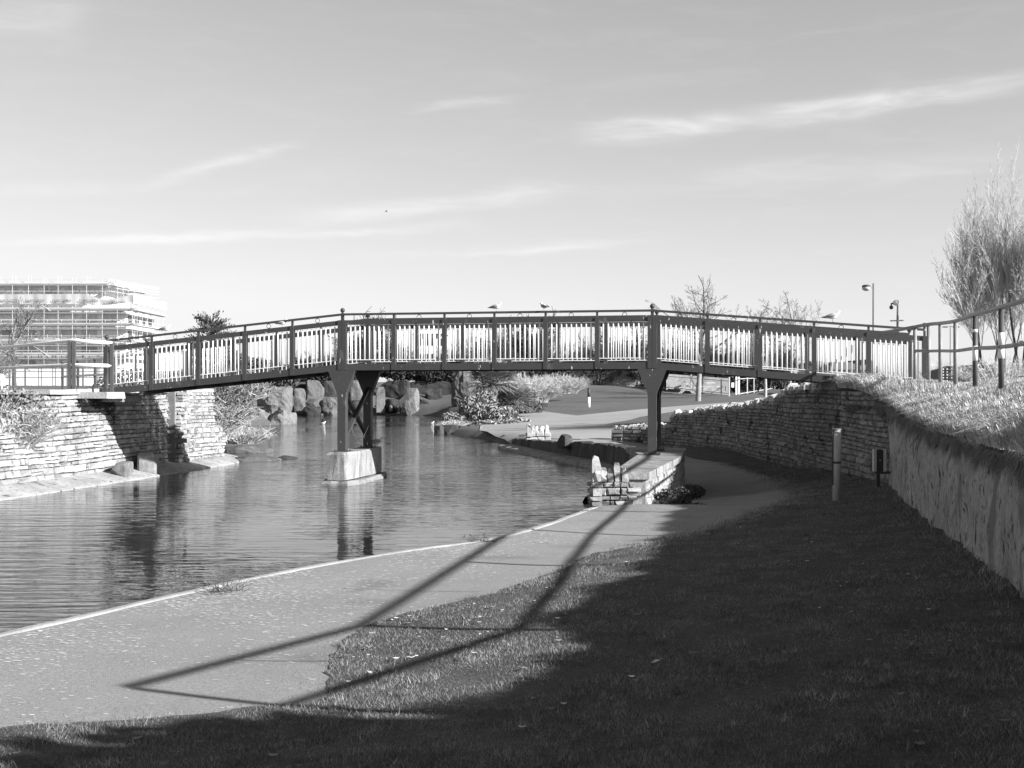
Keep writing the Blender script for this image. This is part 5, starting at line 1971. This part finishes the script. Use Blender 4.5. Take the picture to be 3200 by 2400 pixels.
for k, (dx, Y, sc, src, lb) in enumerate([
        (1050, 116, .78, t2, 'leafless thicket tree behind the fourth bay of the middle span'),
        (1235, 118, .6, t1, 'leafless thicket tree behind the rail right of the middle gulls'),
        (1440, 108, .74, t3, 'leafless thicket tree just right of the right pier post'),
        (1480, 112, .66, t2, 'leafless thicket tree behind the pale trunked spreading tree'),
        (1560, 106, .72, t3, 'leafless thicket tree behind the first bays of the right span'),
        (1625, 112, .58, t1, 'leafless thicket tree left of the thin pale trunk'),
        (1690, 110, .56, t2, 'leafless thicket tree behind the middle of the right span'),
        (915, 124, .66, t3, 'leafless thicket tree behind the second bay right of the left pier'),
        (720, 122, .55, t1, 'low leafless thicket tree left of the left pier post'),
        (655, 120, .50, t2, 'low leafless thicket tree behind the left sloping span'),
        (1090, 112, .66, t3, 'leafless thicket tree low behind the rail just left of the middle gulls'),
        (1180, 113, .6, t1, 'leafless thicket tree low behind the rail just right of the middle gulls'),
        (1290, 111, .66, t2, 'leafless thicket tree in front of the white stone wall, left one'),
        (1385, 112, .56, t1, 'leafless thicket tree hidden behind the right pier post'),
        (1520, 104, .55, t1, 'leafless thicket tree behind the trunk of the spreading tree'),
        (1600, 109, .58, t2, 'leafless thicket tree behind the second bay of the right span'),
        (1660, 104, .66, t3, 'leafless thicket tree behind the third bay of the right span'),
        (860, 116, .6, t2, 'leafless thicket tree behind the first post right of the left pier'),
        (980, 120, .62, t1, 'leafless thicket tree behind the third bay of the middle span'),
        (765, 114, .6, t3, 'leafless thicket tree just right of the left pier post'),
        (590, 125, .48, t3, 'lowest leafless thicket tree beneath the left gull on the beam')]):
    dup(src, ((dx - CX) / FD * Y, Y, EYE + .2), k * 1.3, sc, lb, 'leafless thicket behind the bridge')

Yp = 46
p1 = bare_tree('poplar', 'leafless upright poplar clump leaning left, farthest left of the tall clumps', ((2132 - CX) / FD * Yp, Yp, EYE - .1), 8.7, POPLAR, 121, .062, 3, 'bark', 'twig_pale', 'upright poplars behind the right railing', .17, .44)
p2 = bare_tree('poplar', 'leafless upright poplar clump in the middle of the three on the right', ((2172 - CX) / FD * 47, 47, EYE - .1), 9.0, POPLAR, 122, .062, 3, 'bark', 'twig_pale', 'upright poplars behind the right railing', .17, .44)
p3 = bare_tree('poplar', 'leafless upright poplar clump cut by the right edge of the photo', ((2212 - CX) / FD * 45, 45, EYE - .1), 9.7, POPLAR, 123, .065, 3, 'bark', 'twig_pale', 'upright poplars behind the right railing', .12, .44)
twig_bush('shrub', 'pale leafless shrub at the foot of the poplars by the upper path', ((2165 - CX) / FD * 33, 33, EYE), 1.5, 1.0, 1.15, 260, 65, 'twig_pale', None, .006)
twig_bush('shrub', 'small rounded twiggy bush behind the dark studded wall', ((2028 - CX) / FD * 42, 42, EYE + .1), .7, .7, 1.15, 200, 66, 'twig_pale', None, .006)
bare_tree('bare_tree', 'leafless tree with dark trunk at the left edge in front of the scaffolding', ((32 - CX) / FD * 62, 62, EYE - .1), 5.2, SPREAD, 131, .12, 1, 'bark', 'twig', None, .0, .5)
twig_bush('shrub', 'tall twiggy thicket at the left edge behind the railing', (-26.5, 58, EYE - .1), 3.2, 2.0, 3.4, 420, 67, 'twig', None, .012)

# evergreen with layered sprays
e = thing('evergreen_tree', 'dark layered evergreen tree rising behind the left span', 'tree', ((458 - CX) / FD * 95, 95, EYE - .1))
L0 = Vector(e.location)
mb = MB()
mb.tube([L0, L0 + Vector((0, 0, 3)), L0 + Vector((.1, 0, 6.0))], [.22, .16, .04], 8)
mb.build('trunk', 'bark', e)
rr = random.Random(44)
V, TNE = [], []
mb = MB()
for i in range(150):
    a = rr.uniform(0, 2 * math.pi)
    hh = rr.uniform(1.0, 5.6)
    reach = 2.05 * (1 - ((hh - 2.6) / 3.6) ** 2 * .75) * rr.uniform(.6, 1.1)
    base = L0 + Vector((0, 0, hh - .25))
    tip = base + Vector((math.cos(a) * reach, math.sin(a) * reach, rr.uniform(.15, .75)))
    mb.tube([base, base.lerp(tip, .6) + Vector((0, 0, .1)), tip], [.03, .02, .008], 3, cap=False)
    dv = (tip - base).normalized()
    for j in range(38):
        t = rr.uniform(.3, 1.05)
        q = base.lerp(tip, t) + Vector((rr.gauss(0, .10), rr.gauss(0, .10), rr.gauss(0, .06)))
        d = (dv + Vector((rr.gauss(0, .5), rr.gauss(0, .5), rr.uniform(.1, .9)))).normalized()
        s = rr.uniform(.15, .32)
        w = d.cross(Vector((rr.gauss(0, 1), rr.gauss(0, 1), rr.gauss(0, 1)))).normalized() * .045
        V += [q, q + d * s * .5 + w, q + d * s, q + d * s * .5 - w]
        TNE += [rr.uniform(.6, 1.4)] * 4
mb.build('branches', 'bark', e)
mesh_np('crown', np.array([tuple(v) for v in V]), 4, np.arange(len(V)), 'leaf', e, TNE)
leafy('shrub', 'dark round evergreen bush beside the layered evergreen tree', ((555 - CX) / FD * 105, 105, EYE - .1), [(0, 0, 1.6, 2.0, 1.5, 1.2), (-1.6, 0, 2.2, 1.2, 1.2, 1.0), (2.2, .4, 1.2, 1.6, 1.2, 1.0)], 4200, .16, 71, 'leaf', 2.0)

# ================================================================== park boundary: fence, pavilion, screens
def pale_fence(name, label, pts, h, gap, rail_h, mt):
    e = thing(name, label, 'fence', pts[0])
    for (a, b) in zip(pts, pts[1:]):
        a, b = Vector(a), Vector(b)
        L = (b - a).length
        mb = MB()
        n = int(L / gap)
        for k in range(1, n):
            q = a.lerp(b, k / n)
            mb.tube([q, q + Vector((0, 0, h))], .016, 4, cap=False)
        for rh in rail_h:
            mb.bar(a + Vector((0, 0, rh)), b + Vector((0, 0, rh)), .04, .05)
        mb.build('picket_panel', mt, e)
    for p in pts:
        mb = MB()
        mb.box((p[0], p[1], p[2] + h / 2), (.09, .09, h + .2))
        mb.build('post', mt, e)
    return e


C0 = ats(2279, 1235, 90)
A0 = ats(2084, 1214, 104)
m0 = ats(2160, 1222, 98)
pale_fence('metal_fence', 'pale metal picket fence left of the gate beyond the lawn', [tuple(A0), tuple(m0), tuple(C0)], 1.25, .13, (.12, 1.05), 'metal_pale')
B0 = ats(2434, 1213, 128)
q1, q2 = Vector(C0).lerp(Vector(B0), .3), Vector(C0).lerp(Vector(B0), .6)
C1 = Vector(C0) + Vector((.9, .6, .02))
e = thing('mesh_fence', 'pale framed mesh fence receding right of the gate', 'fence', C1)
prev = C1
for k in range(1, 8):
    q = C1.lerp(Vector(B0), k / 7)
    mb = MB()
    for rh in (.1, 1.2):
        mb.bar(prev + Vector((0, 0, rh)), q + Vector((0, 0, rh)), .05, .05)
    mb.build('rail', 'metal_pale', e)
    mb = MB()
    mb.box((q.x, q.y, q.z + .65), (.08, .08, 1.35))
    mb.build('post', 'metal_pale', e)
    prev = q
e = thing('gate', 'pale gate posts with a small white notice beside the picket fence', 'gate', tuple(ats(2300, 1233, 91)))
for sx in (2301, 2309):
    q = ats(sx, 1233, 91)
    mb = MB()
    mb.box((q.x, 91, q.z + .85), (.12, .12, 1.75))
    mb.build('gate_post', 'rail_white', e)
q = ats(2290, 1203, 90.5)
mb = MB()
mb.box((q.x, 90.5, q.z), (.2, .02, .36))
mb.build('notice', 'white', e)
for k, (sx, sy) in enumerate([(2147, 1207), (2216, 1203)]):
    q = ats(sx, sy, 101 + k)
    e = thing('picnic_table', ['pale picnic table behind the picket fence, left one', 'pale picnic table beside the spreading tree trunk'][k], 'table', (q.x, q.y, q.z - .4))
    mb = MB()
    mb.box((q.x, q.y, q.z + .18), (.75, 1.6, .07))
    mb.build('tabletop', 'rail_white', e)
    for sg in (-1, 1):
        mb = MB()
        mb.box((q.x + sg * .62, q.y, q.z - .12), (.28, 1.6, .06))
        mb.build('seat', 'rail_white', e)
        mb = MB()
        mb.bar((q.x - .6, q.y + sg * .6, q.z - .6), (q.x + .2, q.y + sg * .6, q.z + .16), .08, .08)
        mb.bar((q.x + .6, q.y + sg * .6, q.z - .6), (q.x - .2, q.y + sg * .6, q.z + .16), .08, .08)
        mb.build('leg', 'wood', e)
# hedge behind the fence
for k, (sx, Y, lb) in enumerate([(2105, 112, 'dark clipped hedge behind the left part of the picket fence'), (2200, 108, 'dark hedge behind the picnic tables'), (2260, 104, 'dark hedge behind the picket fence corner'), (2350, 120, 'dark hedge behind the near panels of the mesh fence'), (2430, 138, 'dark hedge at the far end of the mesh fence')]):
    q = ats(sx, 1210, Y)
    leafy('hedge', lb, (q.x, Y, q.z - .4), [(0, 0, .75, 2.2, .8, .85), (2, 0, .7, 1.5, .8, .8), (-2, 0, .7, 1.5, .8, .8)], 2600, .17, 80 + k, 'leaf_dark', 1.6, 'hedge')
for k, (sx, sy, Y, w) in enumerate([(2208, 1178, 112, 2.2), (2268, 1177, 116, 2.6)]):
    q = ats(sx, sy, Y)
    e = thing('kiosk', ['small kiosk with sloping white roof left of the gate', 'small kiosk with sloping white roof behind the gate'][k], 'kiosk', (q.x, Y, EYE - .3))
    mb = MB()
    mb.prism([(q.x - w / 2, Y), (q.x + w / 2, Y), (q.x + w / 2, Y + 2), (q.x - w / 2, Y + 2)], EYE - .6, q.z - .15)
    mb.build('kiosk_wall', 'wood_dark', e)
    mb = MB()
    mb.bar((q.x - w * .6, Y + 1, q.z + .25), (q.x + w * .6, Y + 1, q.z - .2), 2.5, .12)
    mb.build('roof', 'roof_pale', e)

# lamps and camera pole
def lamp(name, label, px, ytop, Y, arms, r=.055):
    q = at(px, ytop, Y)
    gz = EYE - .1
    e = thing(name, label, 'street lamp', (q.x, Y, gz))
    mb = MB()
    mb.tube([(q.x, Y, gz - .2), (q.x, Y, gz + 1.2), (q.x, Y, q.z)], [r * 1.4, r, r * .8], 8)
    mb.build('pole', 'metal', e)
    for (ox, oz, kind) in arms:
        mb = MB()
        mb.tube([(q.x, Y, q.z + oz), (q.x + ox, Y, q.z + oz)], r * .5, 6)
        mb.build('arm', 'metal', e)
        mb = MB()
        if kind == 'globe':
            mb.ball((q.x + ox * 1.3, Y, q.z + oz - .02), .17, 12, 8, 1, (1.1, 1, .75))
            mb.build('lamp_head', 'metal_pale', e)
            mb = MB()
            mb.ball((q.x + ox * 1.3, Y, q.z + oz + .05), .175, 12, 8, 1, (1.1, 1, .45))
            mb.build('lamp_cover', 'metal_dark', e)
        else:
            mb.box((q.x + ox, Y, q.z + oz - .03), (.5, .2, .1))
            mb.build('lamp_head', 'metal_dark', e)
    return e


lamp('street_lamp', 'tall grey lamp post with a round lantern on a short left arm', 1887, 612, 52, [(-.24, -.18, 'globe')])
lamp('street_lamp', 'distant thin lamp post with two short arms seen between railing posts', 2053, 703, 105, [(-.5, -.1, 'flat'), (.5, -.1, 'flat')], .06)
lamp('street_lamp', 'faint distant lamp post with one arm between the poplar stems', 2193, 735, 95, [(.5, -.05, 'flat')], .06)
q = at(1939, 655, 50)
e = thing('camera_pole', 'pole with a white dome camera on top behind the right bridge end', 'camera pole', (q.x, 50, EYE - .2))
mb = MB()
mb.tube([(q.x, 50, EYE - .4), (q.x, 50, at(0, 690, 50).z), (q.x, 50, q.z)], [.07, .05, .03], 8)
mb.build('pole', 'metal', e)
mb = MB()
mb.ball((q.x - .06, 50, q.z + .02), .15, 12, 8, 1, (1, 1, .8))
mb.build('camera_housing', 'white', e)
mb = MB()
mb.ball((q.x - .26, 50, q.z - .17), .085, 10, 8)
mb.tube([(q.x - .26, 50, q.z - .15), (q.x - .26, 50, q.z - .02), (q.x - .06, 50, q.z + .03)], .035, 6)
mb.build('dome_camera', 'metal_dark', e)
z_ = at(0, 692, 50).z
mb = MB()
mb.bar((q.x - .3, 50, z_ - .02), (q.x + .26, 50, z_), .05, .05)
mb.build('cross_arm', 'metal', e)
z_ = at(0, 716, 50).z
mb = MB()
mb.box((q.x - .14, 50, z_), (.16, .14, .17))
mb.build('junction_box', 'metal_dark', e)

e = thing('studded_wall', 'low dark wall with columns of small white studs behind the right railing', 'wall', (13.3, 36, EYE))
a, b = at(2012, 815, 36), at(2140, 815, 36)
mb = MB()
mb.prism([(a.x, 36), (a.x + .5, 35.8), (b.x, 35.6), (b.x, 35.9), (a.x + .5, 36.2), (a.x, 36.3)], EYE - .2, [EYE + .52, EYE + .68, EYE + .72, EYE + .72, EYE + .68, EYE + .52])
mb.build('wall_body', 'metal_dark', e)
for k, dx in enumerate([2028.5, 2037, 2045, 2055, 2075, 2085]):
    mb = MB()
    for j in range(6 if k not in (1, 3, 5) else 4):
        q = at(dx, 0, 35.72)
        mb.ball((q.x, 35.70, EYE + .58 - j * .085), .026, 4, 2)
    mb.build('stud_column', 'white', e)
for k, (dx, dy, n) in enumerate([(2110, 795, 9), (2125, 806, 12)]):
    mb = MB()
    for j in range(n):
        q = at(dx + R.uniform(-8, 8), dy + R.uniform(-10, 10), 35.5)
        mb.ball((q.x, 35.56, q.z), .026, 4, 2)
    mb.build('stud_cluster', 'white', e)

# ================================================================== buildings
def house(label, sx0, sx1, sy_eave, sy_ridge, Y, D, gable=False):
    A, B = ats(sx0, sy_eave, Y), ats(sx1, sy_eave, Y)
    zr = ats(0, sy_ridge, Y).z
    e = thing('house', label, 'house', ((A.x + B.x) / 2, Y, EYE - .3))
    mb = MB()
    mb.prism([(A.x, Y), (B.x, Y), (B.x, Y + D), (A.x, Y + D)], EYE - 1, A.z)
    mb.build('house_wall', 'house', e)
    mb = MB()
    if gable:
        xm = (A.x + B.x) / 2
        mb.add([(A.x - .2, Y - .2, A.z), (B.x + .2, Y - .2, A.z), (xm, Y - .2, zr), (A.x - .2, Y + D, A.z), (B.x + .2, Y + D, A.z), (xm, Y + D, zr)], [(0, 1, 2), (5, 4, 3), (0, 2, 5, 3), (2, 1, 4, 5), (1, 0, 3, 4)])
    else:
        mb.add([(A.x - .3, Y - .3, A.z + .01), (B.x + .3, Y - .3, A.z + .01), (B.x + .3, Y + D, A.z + .01), (A.x - .3, Y + D, A.z + .01), (A.x + .5, Y + D / 2, zr), (B.x - .5, Y + D / 2, zr)], [(0, 1, 5, 4), (1, 2, 5), (2, 3, 4, 5), (3, 0, 4), (3, 2, 1, 0)])
    mb.build('roof', 'roof', e)
    for k in range(2):
        w = A.lerp(B, .25 + .5 * k)
        mb = MB()
        mb.box((w.x, Y - .01, (A.z + EYE) / 2), (.8, .06, .8))
        mb.build('window', 'glass_dark', e)
    return e


house('low house with dark pitched roof seen through the right span balusters', 2615, 2720, 1156, 1128, 92, 8)
house('small pale house with steep gable seen through the last bays', 2690, 2745, 1160, 1122, 98, 7, True)
house('distant pale house with square windows behind the right span', 2545, 2600, 1140, 1125, 150, 9)
e = thing('apartment_building', 'distant pale flat building glimpsed through the middle span balusters', 'building', (-12, 190, EYE))
A, B = at(893, 722, 190), at(962, 722, 190)
mb = MB()
mb.prism([(A.x, 190), (B.x, 190), (B.x, 203), (A.x, 203)], EYE - 1, A.z)
mb.build('building_wall', 'house', e)
for r in range(3):
    for c in range(4):
        mb = MB()
        mb.box((A.x + .8 + c * 1.15, 189.98, A.z - 1.2 - r * 2.4), (.7, .08, 1.1))
        mb.build('window', 'glass_dark', e)
mb = MB()
mb.box(((A.x + B.x) / 2, 196, A.z + .3), (B.x - A.x + .4, 13.6, .5))
mb.build('roof', 'roof_pale', e)

# scaffolded building
YB = 150.0
S = YB / FD
xr1 = (284 - CX) * S          # right corner of main block
xr0 = (222 - CX) * S          # right corner of the set-back top storey
zl = lambda dy: EYE + (HY - dy) * S
bld = thing('building', 'pale multi storey building under renovation behind the scaffolding', 'building', (-55, YB + 5, EYE))
mb = MB()
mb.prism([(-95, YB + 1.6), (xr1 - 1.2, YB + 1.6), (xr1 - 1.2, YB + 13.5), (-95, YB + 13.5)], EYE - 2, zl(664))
mb.build('building_wall', 'hazed_facade', bld)
mb = MB()
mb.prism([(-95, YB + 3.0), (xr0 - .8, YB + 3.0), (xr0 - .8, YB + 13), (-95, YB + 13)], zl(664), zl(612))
mb.build('top_storey', 'hazed_facade', bld)
mb = MB()
mb.box(((-95 + xr0) / 2, YB + 7.8, zl(609)), (xr0 + 95 + 1.6, 12, .5))
mb.build('roof', 'roof_pale', bld)
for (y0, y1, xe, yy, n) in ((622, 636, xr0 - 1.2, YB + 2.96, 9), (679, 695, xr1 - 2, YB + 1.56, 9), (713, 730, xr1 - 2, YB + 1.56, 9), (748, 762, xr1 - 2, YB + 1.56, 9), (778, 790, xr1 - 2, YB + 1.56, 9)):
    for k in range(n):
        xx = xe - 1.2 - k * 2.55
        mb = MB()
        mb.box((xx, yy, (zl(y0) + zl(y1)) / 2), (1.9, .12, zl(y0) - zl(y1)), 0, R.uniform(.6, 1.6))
        mb.build('window', 'hazed_opening', bld)
for (y0, y1) in ((679, 697), (713, 730), (748, 764)):
    for k in range(4):
        mb = MB()
        mb.box((xr1 - 1.17, YB + 3.2 + k * 2.8, (zl(y0) + zl(y1)) / 2), (.12, 1.4, zl(y0) - zl(y1)))
        mb.build('window', 'glass_dark', bld)

sc = thing('scaffolding', 'white tube scaffolding with boards and sheeting wrapped round the pale building', 'scaffolding', (-55, YB, EYE))
xs_ = xr1 + .1
xt_ = xr0 + .3
T_ = .032
# standards on the front
k = 0
x = xs_
while x > -69:
    topz = zl(602) + R.uniform(.0, .45) if x < xt_ + .4 else zl(650) + R.uniform(.1, .6)
    for yy in (YB, YB + 1.1):
        mb = MB()
        mb.tube([(x, yy, EYE - 1), (x + R.uniform(-.05, .05), yy, topz)], T_, 5)
        mb.build('standard', 'scaff', sc)
    x -= R.choice([1.75, 1.85, 1.95])
for k in range(6):
    yy = YB + 1.6 + k * 2.2
    for xx, tz in ((xs_ + .1, zl(655) + R.uniform(0, 1.0)), (xt_ + 1.0, zl(606) + R.uniform(0, .8))):
        mb = MB()
        mb.tube([(xx, yy, EYE - 1), (xx, yy, tz)], T_, 5)
        mb.build('standard', 'scaff', sc)
lev = [664.5, 676, 690, 697.5, 711, 725, 733, 746.5, 757, 762, 775, 788]
for q, yv in enumerate(lev):
    for yy in (YB - .05, YB + 1.15):
        mb = MB()
        mb.bar((-70, yy, zl(yv)), (xs_ + .5, yy, zl(yv) + R.uniform(-.05, .05)), .055, .055)
        mb.build('ledger', 'scaff', sc)
    mb = MB()
    mb.bar((xs_ + .15, YB - .6, zl(yv)), (xs_ + .15, YB + 13.8, zl(yv)), .055, .055)
    mb.build('ledger', 'scaff', sc)
for yv in (603, 607, 613, 619.5, 628):
    mb = MB()
    mb.bar((-70, YB + .6, zl(yv)), (xt_ + .5, YB + .6, zl(yv)), .06, .06)
    mb.build('ledger', 'scaff', sc)
    for xo in (1.05,):
        mb = MB()
        mb.bar((xt_ + .3, YB + .2, zl(yv)), (xt_ + xo + 1.8, YB + 13, zl(yv)), .06, .06)
        mb.build('ledger', 'scaff', sc)
for yv, xe in ((669, xs_), (701.5, xs_), (737, xs_), (766, xs_), (615, xt_)):
    mb = MB()
    mb.box(((-70 + xe) / 2, YB + .6, zl(yv)), (70 + xe + .6, 1.25, .16))
    mb.box(((-70 + xe) / 2, YB - .06, zl(yv) + .14), (70 + xe + .6, .05, .2), 0, 1.1)
    mb.build('board', 'board', sc)
    mb = MB()
    mb.box((xe + (.0 if xe == xs_ else .6), YB + 7, zl(yv)), (.9, 13.4, .14))
    mb.build('board', 'board', sc)
for (x0, y0, x1, y1) in ((44, 626, 110, 672), (262, 628, 300, 652), (265, 722, 292, 742), (62, 740, 110, 772)):
    mb = MB()
    mb.tube([((x0 - CX) * S, YB - .12, zl(y0)), ((x1 - CX) * S, YB - .12, zl(y1))], .035, 5)
    mb.build('diagonal_brace', 'scaff', sc)
# sheeting draped along the guard rail
mb = MB()
xa, xb = -72.0, xs_ + .2
nx = 90
vs = []
for i in range(nx + 1):
    t = i / nx
    x = xa + (xb - xa) * t
    dpx = x / S + CX
    top = np.interp(dpx, [0, 185, 200, 225, 245, 285], [636, 635, 640, 648, 646, 637])
    bot_ = np.interp(dpx, [0, 185, 205, 225, 250, 285], [657, 657, 660, 660, 658, 652])
    o = .06 * math.sin(x * 2.1) + .04 * math.sin(x * 5.3)
    for zz, oo in ((zl(top), 0), (zl(top * .5 + bot_ * .5), o), (zl(bot_), o * 1.4)):
        vs.append((x, YB - .22 + oo, zz))
fs = []
for i in range(nx):
    for k in range(2):
        fs.append((i * 3 + k, i * 3 + k + 1, (i + 1) * 3 + k + 1, (i + 1) * 3 + k))
mb.add(vs, fs, 1.0, True)
sh = mb.build('sheeting', 'sheet', sc)
mb = MB()
vs = []
for i in range(31):
    y = YB - .2 + 14 * i / 30
    o = .08 * math.sin(y * 2)
    for zz in (zl(637) - .1 * math.sin(i * .4), zl(655)):
        vs.append((xs_ + .28 + o, y, zz))
mb.add(vs, [(i * 2, i * 2 + 1, i * 2 + 3, i * 2 + 2) for i in range(30)], 1.0, True)
mb.build('sheeting', 'sheet', sc)
dg = bpy.context.evaluated_depsgraph_get()
for k, px in enumerate([-1.6, 57, 115, 173, 232]):
    cu = bpy.data.curves.new('lettering', 'FONT')
    cu.body = 'FAIRCLOTH'
    cu.size = .44
    cu.extrude = .004
    to = bpy.data.objects.new('lettering', cu)
    COL.objects.link(to)
    bpy.context.view_layer.update()
    me = bpy.data.meshes.new_from_object(to.evaluated_get(bpy.context.evaluated_depsgraph_get()))
    bpy.data.objects.remove(to)
    me.materials.clear()
    me.materials.append(M['ink'])
    me.attributes.new('tone', 'FLOAT', 'POINT').data.foreach_set('value', np.ones(len(me.vertices), dtype=np.float32))
    o = link('lettering', me, sh)
    o.location = ((px - CX) * S, YB - .40, zl(652.5 if px < 200 else 656))
    o.rotation_euler = (math.radians(90), 0, 0)

# dense evergreen hedge beyond the upper path, outside the picture on the right: it shades the near lawn
leafy('hedge', 'tall dense evergreen hedge beside the upper path shading the near lawn', (8.05, -.1, EYE), [(-1.4, 1.8, 1.2, 1.1, 1.3, 1.5), (0, 1.6, 1.5, 1.2, 1.3, 1.6), (1.6, 1.5, 1.4, 1.4, 1.4, 1.6), (-2.4, .2, 1.2, 1.2, 1.6, 1.5), (-.6, -.4, 1.6, 1.6, 1.6, 1.8), (1.4, -.6, 1.5, 1.6, 1.6, 1.8), (-3, -2.2, 1.2, 1.3, 1.6, 1.6), (-1, -2.6, 1.5, 1.6, 1.6, 1.8), (-4, -4.2, 1.3, 1.5, 1.6, 1.6), (-2, -5, 1.5, 1.6, 1.6, 1.8)], 30000, .16, 95, 'leaf_dark', 1.6, 'hedge')
